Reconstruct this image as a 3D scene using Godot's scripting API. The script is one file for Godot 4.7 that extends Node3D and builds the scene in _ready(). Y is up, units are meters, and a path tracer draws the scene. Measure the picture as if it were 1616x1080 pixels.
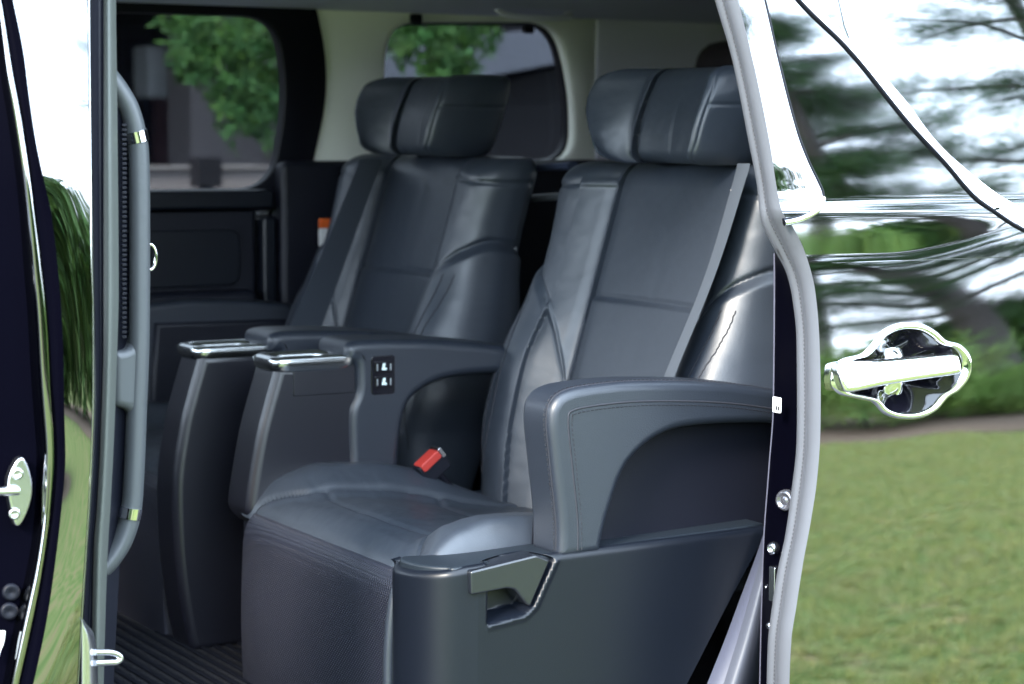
extends Node3D
# A black minivan with its sliding door open, two leather captain seats inside.
# x runs to the rear of the van, y up, z out of the open side; metres.

const FOCAL := 3367.0
var eye := Vector3(-1.89, 1.378, 2.773)
var cam_basis: Basis
var rng := RandomNumberGenerator.new()
var used := {}
var M := {}

# ---------------------------------------------------------------- names and tags
func numbered(called: String) -> String:
	if not used.has(called):
		used[called] = 0
		return called
	used[called] += 1
	return "%s_%03d" % [called, used[called]]

func thing(called: String, label: String, category: String, at := Vector3.ZERO, group := "") -> Node3D:
	var o := Node3D.new()
	o.name = numbered(called)
	add_child(o, true)
	o.position = at
	tag(o, label, category, group)
	return o

func tag(o: Node, label: String, category: String, group := "", kind := "") -> void:
	if label: o.set_meta("label", label)
	if category: o.set_meta("category", category)
	if group: o.set_meta("group", group)
	if kind: o.set_meta("kind", kind)

func put(called: String, mesh: Mesh, mat: Material, parent: Node = self, label := "") -> MeshInstance3D:
	var o := MeshInstance3D.new()
	o.name = numbered(called) if parent == self else called
	o.mesh = mesh
	o.material_override = mat
	parent.add_child(o, true)
	if label: o.set_meta("label", label)
	return o

# ---------------------------------------------------------------- where a sight line meets a plane
func P(px: float, py: float, z: float) -> Vector3:
	var d := cam_basis.x * ((px - 808.0) / FOCAL) - cam_basis.y * ((py - 540.0) / FOCAL) - cam_basis.z
	return eye + d * ((z - eye.z) / d.z)

func Px(px: float, py: float, x: float) -> Vector3:
	var d := cam_basis.x * ((px - 808.0) / FOCAL) - cam_basis.y * ((py - 540.0) / FOCAL) - cam_basis.z
	return eye + d * ((x - eye.x) / d.x)

# ---------------------------------------------------------------- curves
func tab(t: Array, x: float) -> float:
	# smooth curve through [key, value, key, value ...] with rising keys
	var n := t.size() / 2
	if x <= t[0]: return t[1]
	if x >= t[n * 2 - 2]: return t[n * 2 - 1]
	var i := 0
	while t[i * 2 + 2] < x: i += 1
	var x0: float = t[i * 2]
	var x1: float = t[i * 2 + 2]
	var y0: float = t[i * 2 + 1]
	var y1: float = t[i * 2 + 3]
	var h := x1 - x0
	var s := (y1 - y0) / h
	var sa := s
	var sb := s
	if i > 0:
		var sp: float = (y0 - t[i * 2 - 1]) / (x0 - t[i * 2 - 2])
		sa = 0.0 if sp * s <= 0.0 else 2.0 * sp * s / (sp + s)
	if i < n - 2:
		var sn: float = (t[i * 2 + 5] - y1) / (t[i * 2 + 4] - x1)
		sb = 0.0 if sn * s <= 0.0 else 2.0 * sn * s / (sn + s)
	var u := (x - x0) / h
	return y0 * (1.0 + 2.0 * u) * (1.0 - u) * (1.0 - u) + h * sa * u * (1.0 - u) * (1.0 - u) + y1 * u * u * (3.0 - 2.0 * u) - h * sb * u * u * (1.0 - u)

func spline2(p: PackedVector2Array, per: int, closed := false) -> PackedVector2Array:
	var out := PackedVector2Array()
	var n := p.size()
	for i in (n if closed else n - 1):
		var a := p[(i - 1 + n) % n] if closed or i > 0 else p[0] * 2.0 - p[1]
		var b := p[i]
		var c := p[(i + 1) % n]
		var d := p[(i + 2) % n] if closed or i < n - 2 else p[n - 1] * 2.0 - p[n - 2]
		for k in per:
			out.append(b.cubic_interpolate(c, a, d, float(k) / per))
	if not closed: out.append(p[n - 1])
	return out

func spline3(p: PackedVector3Array, per: int) -> PackedVector3Array:
	var out := PackedVector3Array()
	var n := p.size()
	for i in n - 1:
		var a := p[i - 1] if i > 0 else p[0] * 2.0 - p[1]
		var d := p[i + 2] if i < n - 2 else p[n - 1] * 2.0 - p[n - 2]
		for k in per:
			out.append(p[i].cubic_interpolate(p[i + 1], a, d, float(k) / per))
	out.append(p[n - 1])
	return out

func fillet(p: PackedVector2Array, r: float, steps := 5) -> PackedVector2Array:
	var out := PackedVector2Array()
	var n := p.size()
	for i in n:
		var a := p[(i - 1 + n) % n]
		var b := p[i]
		var c := p[(i + 1) % n]
		var m := minf(r, minf(a.distance_to(b), b.distance_to(c)) * 0.45)
		var s := b + (a - b).normalized() * m
		var e := b + (c - b).normalized() * m
		for k in steps + 1:
			var t := float(k) / steps
			out.append(s.lerp(b, t).lerp(b.lerp(e, t), t))
	return out

func v2(a: Array) -> PackedVector2Array:
	var out := PackedVector2Array()
	for i in a.size() / 2: out.append(Vector2(a[i * 2], a[i * 2 + 1]))
	return out

func v3(a: Array) -> PackedVector3Array:
	var out := PackedVector3Array()
	for i in a.size() / 3: out.append(Vector3(a[i * 3], a[i * 3 + 1], a[i * 3 + 2]))
	return out

func on_plane(a: Array, z: float) -> PackedVector2Array:
	# pixels of an outline that lies in the plane z, as (x, y) in metres
	var out := PackedVector2Array()
	for i in a.size() / 2:
		var q := P(a[i * 2], a[i * 2 + 1], z)
		out.append(Vector2(q.x, q.y))
	return out

# ---------------------------------------------------------------- meshes
func arrays(v: PackedVector3Array, n: PackedVector3Array, idx: PackedInt32Array, uv := PackedVector2Array()) -> ArrayMesh:
	var a := []
	a.resize(Mesh.ARRAY_MAX)
	a[Mesh.ARRAY_VERTEX] = v
	a[Mesh.ARRAY_NORMAL] = n
	if uv.size(): a[Mesh.ARRAY_TEX_UV] = uv
	a[Mesh.ARRAY_INDEX] = idx
	var m := ArrayMesh.new()
	m.add_surface_from_arrays(Mesh.PRIMITIVE_TRIANGLES, a)
	return m

# rows of equal length; `inside` is a point behind the surface; caps close the first and last row by a fan
func grid(rows: Array, inside: Vector3, closed := false, cap := false) -> ArrayMesh:
	var R := rows.size()
	var C: int = rows[0].size()
	var v := PackedVector3Array()
	for r in rows: v.append_array(r)
	var n := PackedVector3Array()
	n.resize(v.size())
	var sum := 0.0
	for i in R:
		for j in C:
			var k := i * C + j
			var jl := (j - 1 + C) % C if closed else maxi(j - 1, 0)
			var jr := (j + 1) % C if closed else mini(j + 1, C - 1)
			var du := v[i * C + jr] - v[i * C + jl]
			var dv := v[mini(i + 1, R - 1) * C + j] - v[maxi(i - 1, 0) * C + j]
			var c := du.cross(dv)
			n[k] = c.normalized() if c.length_squared() > 1e-18 else Vector3.ZERO
			sum += c.dot(v[k] - inside)
	var flip := sum < 0.0
	if flip:
		for k in n.size(): n[k] = -n[k]
	var idx := PackedInt32Array()
	for i in R - 1:
		for j in (C if closed else C - 1):
			var a := i * C + j
			var b := i * C + (j + 1) % C
			var c := a + C
			var d := b + C
			if flip: idx.append_array([a, b, c, b, d, c])
			else: idx.append_array([a, c, b, b, c, d])
	if cap:
		for e in 2:
			var r0 := 0 if e == 0 else (R - 1) * C
			var mid := Vector3.ZERO
			for j in C: mid += v[r0 + j]
			mid /= C
			var base := v.size()
			var other: Vector3 = v[C] if e == 0 else v[(R - 2) * C]
			var cn := (v[r0 + C / 3] - mid).cross(v[r0] - mid).normalized()
			if cn.dot(mid - other) < 0.0: cn = -cn
			for j in C:
				v.append(v[r0 + j])
				n.append(cn)
			v.append(mid)
			n.append(cn)
			for j in C:
				var a := base + j
				var b := base + (j + 1) % C
				if (v[b] - v[a]).cross(mid - v[a]).dot(cn) > 0.0: idx.append_array([a, base + C, b])
				else: idx.append_array([a, b, base + C])
	return arrays(v, n, idx)

func inset_of(o: PackedVector2Array, d: float) -> PackedVector2Array:
	if d < 1e-6: return o
	var best := PackedVector2Array()
	var most := 0.0
	for scale in [1000.0]:
		var big := PackedVector2Array()
		for p in o: big.append(p * scale)
		for q in Geometry2D.offset_polygon(big, -d * scale, Geometry2D.JOIN_ROUND):
			var area := 0.0
			for k in q.size(): area += q[k].cross(q[(k + 1) % q.size()])
			if absf(area) > most:
				most = absf(area)
				best = PackedVector2Array()
				for p in q: best.append(p / scale)
	return best if best.size() > 2 else o

# a slab with rounded edges: outline (a, b), from c0 to c1 (c1 > c0); `to` turns (a, b, c) into a place
func pad(outline: PackedVector2Array, c0: float, c1: float, r: float, to: Callable, steps := 4) -> ArrayMesh:
	var o := outline.duplicate()
	if Geometry2D.is_polygon_clockwise(o): o.reverse()
	var n := o.size()
	var inw := PackedVector2Array()
	for i in n:
		var d1 := (o[i] - o[(i - 1 + n) % n]).normalized()
		var d2 := (o[(i + 1) % n] - o[i]).normalized()
		var m := (Vector2(-d1.y, d1.x) + Vector2(-d2.y, d2.x))
		m = m.normalized() if m.length() > 0.01 else Vector2(-d1.y, d1.x)
		inw.append(m)
	var mid: Vector3 = to.call(0.0, 0.0, 0.0)
	var st_v := PackedVector3Array()
	var st_n := PackedVector3Array()
	var idx := PackedInt32Array()
	var ex: Vector3 = to.call(1.0, 0.0, 0.0) - mid
	var ey: Vector3 = to.call(0.0, 1.0, 0.0) - mid
	var ez: Vector3 = to.call(0.0, 0.0, 1.0) - mid
	var hand := ex.cross(ey).dot(ez)
	var nz := ex.cross(ey).normalized() * signf(hand)
	var rings := []
	r = minf(r, (c1 - c0) * 0.49)
	for k in steps + 1:
		var t := PI / 2 * k / steps
		rings.append([r * (1.0 - sin(t)), c0 + r * (1.0 - cos(t)), -cos(t), sin(t)])
	for k in steps + 1:
		var t := PI / 2 * k / steps
		rings.append([r * (1.0 - cos(t)), c1 - r * (1.0 - sin(t)), sin(t), cos(t)])
	for q in rings:
		var shrunk := inset_of(o, float(q[0]))
		for i in n:
			var p := o[i]
			if q[0] > 1e-6:
				var best := 1e9
				for k in shrunk.size():
					var c := Geometry2D.get_closest_point_to_segment(o[i], shrunk[k], shrunk[(k + 1) % shrunk.size()])
					var dd := c.distance_squared_to(o[i])
					if dd < best:
						best = dd
						p = c
			st_v.append(mid + ex * p.x + ey * p.y + ez * float(q[1]))
			st_n.append((nz * float(q[2]) - (ex * inw[i].x + ey * inw[i].y) * float(q[3])).normalized())
	for k in rings.size() - 1:
		for i in n:
			var a := k * n + i
			var b := k * n + (i + 1) % n
			var c := a + n
			var d := b + n
			if hand > 0: idx.append_array([a, c, b, b, c, d])
			else: idx.append_array([a, b, c, b, d, c])
	for e in 2:
		var q: Array = rings[0] if e == 0 else rings[-1]
		var flat := inset_of(o, float(q[0]))
		var base := st_v.size()
		for p in flat:
			st_v.append(mid + ex * p.x + ey * p.y + ez * float(q[1]))
			st_n.append(nz * (-1.0 if e == 0 else 1.0))
		var tri := Geometry2D.triangulate_polygon(flat)
		for k in tri.size() / 3:
			var a := base + tri[k * 3]
			var b := base + tri[k * 3 + 1]
			var c := base + tri[k * 3 + 2]
			if (st_v[b] - st_v[a]).cross(st_v[c] - st_v[a]).dot(st_n[a]) > 0.0: idx.append_array([a, c, b])
			else: idx.append_array([a, b, c])
	return arrays(st_v, st_n, idx)

func slab(a0: float, b0: float, a1: float, b1: float, c0: float, c1: float, corner: float, r: float, to: Callable) -> ArrayMesh:
	return pad(fillet(v2([a0, b0, a1, b0, a1, b1, a0, b1]), corner), c0, c1, r, to)

func flat_xy(a: float, b: float, c: float) -> Vector3: return Vector3(a, b, c)
func flat_xz(a: float, b: float, c: float) -> Vector3: return Vector3(a, c, b)
func flat_zy(a: float, b: float, c: float) -> Vector3: return Vector3(c, b, a)

func box(lo: Vector3, hi: Vector3, r := 0.01) -> ArrayMesh:
	return slab(lo.x, lo.y, hi.x, hi.y, lo.z, hi.z, r, r * 0.7, flat_xy)

# tube along a path; w across, h along `up`
func tube(path: PackedVector3Array, w: float, h := 0.0, up := Vector3.ZERO, sides := 10, widths := []) -> ArrayMesh:
	if h == 0.0: h = w
	var rows := []
	var prev := up
	for i in path.size():
		var t := (path[mini(i + 1, path.size() - 1)] - path[maxi(i - 1, 0)]).normalized()
		if prev == Vector3.ZERO: prev = Vector3.UP if absf(t.y) < 0.9 else Vector3.RIGHT
		var u := ((up if up != Vector3.ZERO else prev) - t * t.dot(up if up != Vector3.ZERO else prev)).normalized()
		prev = u
		var s := t.cross(u)
		var k: float = 1.0 if widths.is_empty() else widths[mini(i, widths.size() - 1)]
		var row := PackedVector3Array()
		for j in sides:
			var a := TAU * j / sides
			row.append(path[i] + s * cos(a) * w * k + u * sin(a) * h * k)
		rows.append(row)
	return grid(rows, path[path.size() / 2], true, true)

func stitches(path: PackedVector3Array, length: float, gap: float, r: float) -> ArrayMesh:
	var st := SurfaceTool.new()
	st.begin(Mesh.PRIMITIVE_TRIANGLES)
	var unit := BoxMesh.new()
	unit.size = Vector3.ONE
	var c := Curve3D.new()
	c.bake_interval = 0.002
	for p in path: c.add_point(p)
	var at := 0.0
	while at < c.get_baked_length() - length:
		var a := c.sample_baked(at)
		var b := c.sample_baked(at + length)
		var z := (b - a).normalized()
		var x := z.cross(Vector3(0.31, 0.9, 0.2)).normalized()
		st.append_from(unit, 0, Transform3D(Basis(x * r * 2, z.cross(x) * r * 2, z * length), (a + b) / 2))
		at += length + gap
	return st.commit()

func disc(center: Vector3, axis: Vector3, profile: Array, sides := 24) -> ArrayMesh:
	# lathe: profile [radius, height ...] about axis
	axis = axis.normalized()
	var x := axis.cross(Vector3.UP if absf(axis.y) < 0.9 else Vector3.RIGHT).normalized()
	var y := axis.cross(x)
	var rows := []
	for i in profile.size() / 2:
		var row := PackedVector3Array()
		for j in sides:
			var a := TAU * j / sides
			row.append(center + (x * cos(a) + y * sin(a)) * maxf(profile[i * 2], 0.0002) + axis * profile[i * 2 + 1])
		rows.append(row)
	return grid(rows, center - axis * 0.01, true)

func lean_at(row: float, on: bool) -> float:
	# how far the body side leans inwards towards the roof and the sill
	return tab([-60, -0.050, 100, -0.027, 200, -0.0140, 290, -0.0062, 540, 0.0022, 700, 0.0055, 900, 0.0065, 1080, 0.003, 1200, -0.002], row) if on else 0.0

# a band between two traced edges: tables [row, px, ...], depth z from zl to zr, bulging towards +z
func strip(le: Array, re: Array, y0: float, y1: float, zl: float, zr: float, bulge: float, cols := 12, count := 70, depth := 0.0, lean := false) -> ArrayMesh:
	var rows := []
	for i in count + 1:
		var y := lerpf(y0, y1, float(i) / count)
		var a := tab(le, y)
		var b := tab(re, y)
		var row := PackedVector3Array()
		for j in cols + 1:
			var t := float(j) / cols
			row.append(P(lerpf(a, b, t), y, lerpf(zl, zr, t) + bulge * sin(PI * t) + lean_at(y, lean)))
		if depth > 0.0:
			for j in range(cols, -1, -1):
				var t := float(j) / cols
				row.append(P(lerpf(a, b, t), y, lerpf(zl, zr, t) + bulge * sin(PI * t)) + Vector3(depth * 0.5, 0, -depth))
		rows.append(row)
	var mid: Vector3 = rows[count / 2][cols / 2]
	return grid(rows, mid + (Vector3(depth * 0.25, 0, -depth * 0.5) if depth > 0.0 else Vector3(0.15, 0, -1.0)), depth > 0.0, depth > 0.0)

# ---------------------------------------------------------------- materials
func mat(color: Color, rough: float, metal := 0.0, spec := 0.5) -> StandardMaterial3D:
	var m := StandardMaterial3D.new()
	m.albedo_color = color.linear_to_srgb()
	m.roughness = rough
	m.metallic = metal
	m.metallic_specular = spec
	return m

func noise_tex(freq: float, size: int, seed_at: int, type := FastNoiseLite.TYPE_SIMPLEX, octaves := 4, normal := false, strength := 4.0, ramp: Gradient = null) -> NoiseTexture2D:
	var f := FastNoiseLite.new()
	f.noise_type = type
	f.frequency = freq
	f.fractal_octaves = octaves
	f.seed = seed_at
	var t := NoiseTexture2D.new()
	t.width = size
	t.height = size
	t.seamless = true
	t.noise = f
	t.as_normal_map = normal
	t.bump_strength = strength
	if ramp: t.color_ramp = ramp
	return t

func ramp(a: Array) -> Gradient:
	var g := Gradient.new()
	g.offsets = PackedFloat32Array()
	var o := PackedFloat32Array()
	var c := PackedColorArray()
	for i in a.size() / 2:
		o.append(a[i * 2])
		c.append((a[i * 2 + 1] as Color).linear_to_srgb())
	g.offsets = o
	g.colors = c
	return g

func triplanar(m: StandardMaterial3D, scale: float, world := false) -> void:
	m.uv1_triplanar = true
	m.uv1_world_triplanar = world
	m.uv1_scale = Vector3.ONE * scale

func bumpy(m: StandardMaterial3D, t: Texture2D, amount: float, scale: float) -> StandardMaterial3D:
	m.normal_enabled = true
	m.normal_texture = t
	m.normal_scale = amount
	triplanar(m, scale)
	return m

func make_materials() -> void:
	var grain := noise_tex(0.06, 512, 3, FastNoiseLite.TYPE_CELLULAR, 2, true, 3.0)
	var fine := noise_tex(0.12, 512, 9, FastNoiseLite.TYPE_SIMPLEX, 3, true, 3.0)
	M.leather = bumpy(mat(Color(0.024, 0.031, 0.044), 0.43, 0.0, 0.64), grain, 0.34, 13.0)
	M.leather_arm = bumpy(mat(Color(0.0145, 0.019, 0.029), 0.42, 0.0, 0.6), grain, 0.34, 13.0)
	# perforated hide: a tile of pin holes
	var im := Image.create_empty(256, 256, false, Image.FORMAT_RGBA8)
	var hm := Image.create_empty(256, 256, false, Image.FORMAT_RGBA8)
	for y in 256:
		for x in 256:
			var cx := fposmod(x, 32.0) - 16.0
			var cy := fposmod(y, 32.0) - 16.0
			var dx := fposmod(x + 16.0, 32.0) - 16.0
			var dy := fposmod(y + 16.0, 32.0) - 16.0
			var d := minf(sqrt(cx * cx + cy * cy), sqrt(dx * dx + dy * dy))
			var k := smoothstep(3.5, 6.5, d)
			im.set_pixel(x, y, Color(1, 1, 1).lerp(Color(0.05, 0.05, 0.06), 1.0 - k))
			hm.set_pixel(x, y, Color(1, 1, 1).lerp(Color(0, 0, 0), 1.0 - smoothstep(2.5, 9.0, d)))
	hm.bump_map_to_normal_map(6.0)
	var holes := mat(Color(0.013, 0.015, 0.031), 0.43, 0.0, 0.62)
	holes.albedo_texture = ImageTexture.create_from_image(im)
	holes.normal_enabled = true
	holes.normal_texture = ImageTexture.create_from_image(hm)
	holes.normal_scale = 1.6
	triplanar(holes, 20.0)
	M.perforated = holes
	M.thread = mat(Color(0.012, 0.013, 0.02), 0.7)
	M.plastic = bumpy(mat(Color(0.0040, 0.0058, 0.0105), 0.36, 0.0, 0.45), fine, 0.10, 7.0)
	M.plastic_dark = bumpy(mat(Color(0.005, 0.006, 0.012), 0.5, 0.0, 0.4), fine, 0.12, 7.0)
	M.black = mat(Color(0.002, 0.0025, 0.007), 0.5, 0.0, 0.35)
	M.gloss = mat(Color(0.006, 0.006, 0.010), 0.12, 0.0, 0.6)
	# deep black lacquer: a mirror-like coat
	var paint := mat(Color(0.29, 0.295, 0.305), 0.03, 1.0, 0.5)
	M.paint = paint
	M.jamb = mat(Color(0.001, 0.001, 0.003), 0.4, 0.0, 0.06)
	M.tint = mat(Color(0.29, 0.30, 0.305), 0.02, 1.0)
	M.chrome = mat(Color(0.86, 0.87, 0.88), 0.06, 1.0)
	M.steel = mat(Color(0.62, 0.63, 0.67), 0.25, 1.0)
	M.satin = mat(Color(0.55, 0.57, 0.58), 0.22, 1.0)
	M.seal = bumpy(mat(Color(0.095, 0.10, 0.115), 0.5, 0.0, 0.5), noise_tex(0.2, 256, 4, FastNoiseLite.TYPE_SIMPLEX, 2, true, 3.0), 0.1, 20.0)
	M.seal_green = mat(Color(0.07, 0.078, 0.072), 0.5)
	M.grip = bumpy(mat(Color(0.060, 0.066, 0.073), 0.42), fine, 0.08, 9.0)
	M.beige = bumpy(mat(Color(0.86, 0.87, 0.78), 0.7), fine, 0.1, 6.0)
	M.grey_trim = bumpy(mat(Color(0.76, 0.75, 0.84), 0.75), fine, 0.1, 6.0)
	M.headliner = bumpy(mat(Color(0.60, 0.61, 0.76), 0.95), noise_tex(0.15, 256, 5, FastNoiseLite.TYPE_SIMPLEX, 3, true, 4.0), 0.15, 8.0)
	M.carpet = bumpy(mat(Color(0.003, 0.0035, 0.008), 0.95), noise_tex(0.1, 256, 6, FastNoiseLite.TYPE_CELLULAR, 2, true, 6.0), 0.8, 6.0)
	M.belt = bumpy(mat(Color(0.085, 0.10, 0.125), 0.6), fine, 0.15, 20.0)
	M.red = mat(Color(0.42, 0.040, 0.032), 0.4)
	M.orange = mat(Color(0.75, 0.13, 0.02), 0.5)
	M.white = mat(Color(0.78, 0.78, 0.78), 0.6)
	M.icon = mat(Color(0.70, 0.82, 0.82), 0.5)
	var pane := mat(Color(0.004, 0.006, 0.014), 0.02, 0.0, 0.2)
	pane.transparency = BaseMaterial3D.TRANSPARENCY_ALPHA
	pane.albedo_color.a = 0.62
	M.pane = pane

# ---------------------------------------------------------------- captain seats
var back_rows := {}
var seams := [PackedVector3Array(), PackedVector3Array(), PackedVector3Array(), PackedVector3Array()]

var lump := FastNoiseLite.new()

func uneven(a: float, b: float, amount: float) -> float:
	return amount * (lump.get_noise_2d(a * 900.0, b * 900.0) + 0.45 * lump.get_noise_2d(a * 3200.0 + 70.0, b * 3200.0))

func groove(d: float, w: float, depth: float) -> float:
	return -depth * exp(-d * d / (w * w))

func backrest_mesh() -> ArrayMesh:
	var rows := []
	var y_top := 1.318
	var ys := []
	for i in 150: ys.append([lerpf(0.70, y_top - 0.035, i / 149.0), 0.0])
	for k in range(1, 9):
		var t := PI / 2 * k / 8.0
		ys.append([y_top - 0.035 + 0.035 * sin(t), 0.035 * (1.0 - cos(t))])
	ys.append([y_top + 0.001, 0.06])
	ys.append([y_top + 0.0015, 0.09])
	for e in ys:
		var y: float = e[0]
		var inset: float = e[1]
		var w := tab([0.70, 0.285, 0.82, 0.30, 0.90, 0.318, 0.97, 0.315, 1.06, 0.300, 1.14, 0.290, 1.22, 0.295, 1.29, 0.302, 1.32, 0.300], y)
		var th := tab([0.70, 0.13, 1.0, 0.125, 1.15, 0.095, 1.32, 0.08], y)
		var fwd := tab([0.70, 0.030, 0.85, 0.056, 0.98, 0.066, 1.10, 0.052, 1.20, 0.050, 1.32, 0.052], y)
		var half := v2([0.0, 0.006, 0.07, 0.004, 0.13, 0.0, 0.158, -0.001, 0.178, -0.4 * fwd, 0.205, -0.85 * fwd, 0.236, -1.05 * fwd, w - 0.030, -0.90 * fwd, w - 0.009, -0.40 * fwd, w, 0.15 * th, w + 0.002, 0.46 * th, w - 0.006, 0.77 * th, w - 0.04, 0.98 * th, 0.10, 1.04 * th, 0.0, 1.04 * th])
		var sec := spline2(half, 18)
		var n := sec.size()
		var pts := PackedVector2Array()
		var run := 0.0
		var marked := 0
		for i in n:
			if i > 0: run += sec[i].distance_to(sec[i - 1])
			var t := (sec[mini(i + 1, n - 1)] - sec[maxi(i - 1, 0)]).normalized()
			var out := Vector2(-t.y, t.x)
			if out.dot(sec[i] - Vector2(0.0, 0.06)) < 0.0: out = -out
			var z := sec[i].x
			var front := sec[i].y < 0.8 * th and run < w + 0.16
			var lift := uneven(z + 3.0, y, 0.0005 if run < 0.156 else 0.0008)
			if front:
				# seams between the panels
				lift += groove(z - 0.157, 0.0032, 0.006) if run < 0.2 else 0.0
				if run < 0.156:
					lift += groove(y - 1.10, 0.0035, 0.005) + 0.004 * (1.0 - smoothstep(1.096, 1.103, y))
				elif y > 1.2:
					lift += groove(y - (1.283 - 0.010 * smoothstep(0.2, 0.36, run)), 0.003, 0.0045)
				# the side wing stands proud below an arched edge
				var arch := tab([0.157, 0.93, 0.185, 1.00, 0.215, 1.06, 0.255, 1.115, 0.30, 1.150, 0.345, 1.165, 0.39, 1.160, 0.44, 1.135], run)
				if run > 0.157:
					lift += lerpf(0.006, 0.013, smoothstep(0.24, 0.32, run)) * smoothstep(arch + 0.001, arch - 0.018, y) * smoothstep(0.157, 0.22, run) + lerpf(0.0035, 0.006, smoothstep(0.24, 0.32, run)) * -exp(-pow((y - arch - 0.003) / 0.0045, 2.0))
			var q := sec[i] + out * lift
			q = Vector2(q.x * (1.0 - 0.55 * inset / w), lerpf(q.y, 0.05, inset / 0.075))
			pts.append(q)
			for m in 2:
				if marked == m and run > 0.282 + m * 0.018 and y > 0.80 and y < 1.112 + 0.010 * m:
					marked += 1
					for sgn in [-1, 1]: seams[m * 2 + (sgn + 1) / 2].append(place_back(sgn * q.x, y, q.y) + Vector3(-0.0004, 0, 0))
		var row := PackedVector3Array()
		var yy := y
		for i in range(n - 1, 0, -1): row.append(place_back(-pts[i].x, yy, pts[i].y))
		for i in n - 1: row.append(place_back(pts[i].x, yy, pts[i].y))
		rows.append(row)
	return grid(rows, place_back(0, 1.05, 0.06), true, true)

func place_back(z: float, y: float, off: float) -> Vector3:
	return Vector3(0.3 * (y - 1.10) + off, y, z)

func headrest_mesh() -> ArrayMesh:
	var rows := []
	var y0 := 1.318
	var y1 := 1.470
	var ys := []
	for k in 9:
		var t := PI / 2 * k / 8.0
		ys.append([y0 + 0.022 * (1.0 - sin(PI / 2 - t) * 1.0) * 1.0, 0.022 * (1.0 - sin(t))])
	for i in 46: ys.append([lerpf(y0 + 0.022, y1 - 0.020, i / 45.0), 0.0])
	for k in range(1, 9):
		var t := PI / 2 * k / 8.0
		ys.append([y1 - 0.020 + 0.020 * sin(t), 0.020 * (1.0 - cos(t))])
	ys.append([y1 + 0.001, 0.05])
	for e in ys:
		var y: float = e[0]
		var inset: float = e[1]
		var bow := 0.013 * sin(PI * clampf((y - y0) / (y1 - y0), 0, 1))
		var f := -0.030 - bow
		var both := []
		for side in 2:
			var w := tab([1.31, 0.100, 1.34, 0.128, 1.38, 0.156, 1.405, 0.173, 1.43, 0.180, 1.455, 0.175, 1.475, 0.152], y) if side == 0 else tab([1.31, 0.142, 1.36, 0.158, 1.42, 0.163, 1.475, 0.150], y)
			var half := v2([0.0, f + 0.004, 0.05, f + 0.002, 0.082, f, 0.091, f + 0.001, 0.100, f - 0.008, lerpf(0.1, w, 0.5), f - 0.042, w - 0.014, f - 0.062, w - 0.002, f - 0.050, w, f - 0.006, w - 0.004, f + 0.032, w - 0.022, 0.055, 0.09, 0.075, 0.0, 0.078])
			var sec := spline2(half, 14)
			var n := sec.size()
			var pts := PackedVector2Array()
			var run := 0.0
			for i in n:
				if i > 0: run += sec[i].distance_to(sec[i - 1])
				var t := (sec[mini(i + 1, n - 1)] - sec[maxi(i - 1, 0)]).normalized()
				var out := Vector2(-t.y, t.x)
				if out.dot(sec[i] - Vector2(0.0, 0.02)) < 0.0: out = -out
				var lift := groove(run - 0.094, 0.0065, 0.0105) + uneven(run + side * 2.0, y, 0.0008)
				var edge := w + 0.030
				lift += groove(run - edge, 0.0025, 0.002)
				if run > edge: lift += groove(y - 1.41, 0.002, 0.002)
				var q := sec[i] + out * lift
				pts.append(Vector2(q.x * (1.0 - 0.5 * inset / w), lerpf(q.y, 0.03, clampf(inset / 0.06, 0.0, 1.0))))
			both.append(pts)
		var row := PackedVector3Array()
		var a: PackedVector2Array = both[0]
		var b: PackedVector2Array = both[1]
		for i in range(a.size() - 1, 0, -1): row.append(place_back(-a[i].x, y, a[i].y))
		for i in b.size() - 1: row.append(place_back(b[i].x, y, b[i].y))
		rows.append(row)
	return grid(rows, place_back(0, 1.4, 0.02), true, true)

func cushion_mesh() -> ArrayMesh:
	var rows := []
	for i in 131:
		var x := lerpf(-0.562, -0.02, i / 130.0)
		var row := PackedVector3Array()
		var mid := tab([-0.562, 0.764, -0.555, 0.778, -0.545, 0.787, -0.52, 0.799, -0.475, 0.803, -0.38, 0.795, -0.30, 0.780, -0.20, 0.764, -0.02, 0.750], x)
		var side := tab([-0.562, 0.764, -0.552, 0.790, -0.53, 0.815, -0.49, 0.834, -0.44, 0.844, -0.37, 0.842, -0.28, 0.824, -0.20, 0.790, -0.13, 0.765, -0.02, 0.755], x)
		var seam := 0.195 + 0.07 * smoothstep(-0.49, -0.562, x) - 0.01 * smoothstep(-0.35, -0.2, x)
		for j in 151:
			var z := lerpf(-0.305, 0.305, j / 150.0)
			var a := absf(z)
			var b := smoothstep(seam - 0.035, seam + 0.055, a)
			var y := lerpf(mid, side, b)
			y += 0.005 * cos(clampf(a / seam, 0, 1) * PI / 2) - 0.003
			y += groove(a - seam, 0.004, 0.006) + uneven(x, z, 0.0014)
			y += 0.0009 * lump.get_noise_2d(x * 9000.0, z * 1200.0) * exp(-pow((a - seam) / 0.02, 2.0))
			if a < seam:
				y += groove(x + 0.485 - 0.02 * (a / seam) * (a / seam), 0.005, 0.004)
				y += groove(x + 0.30 - 0.03 * (a / seam) * (a / seam), 0.006, 0.005)
			if a > 0.272:
				var q := (a - 0.272) / 0.033
				y = lerpf(y, 0.765, 1.0 - sqrt(maxf(0.0, 1.0 - q * q)))
			row.append(Vector3(x, y, z))
		rows.append(row)
	return grid(rows, Vector3(-0.3, 0.3, 0))

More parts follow.
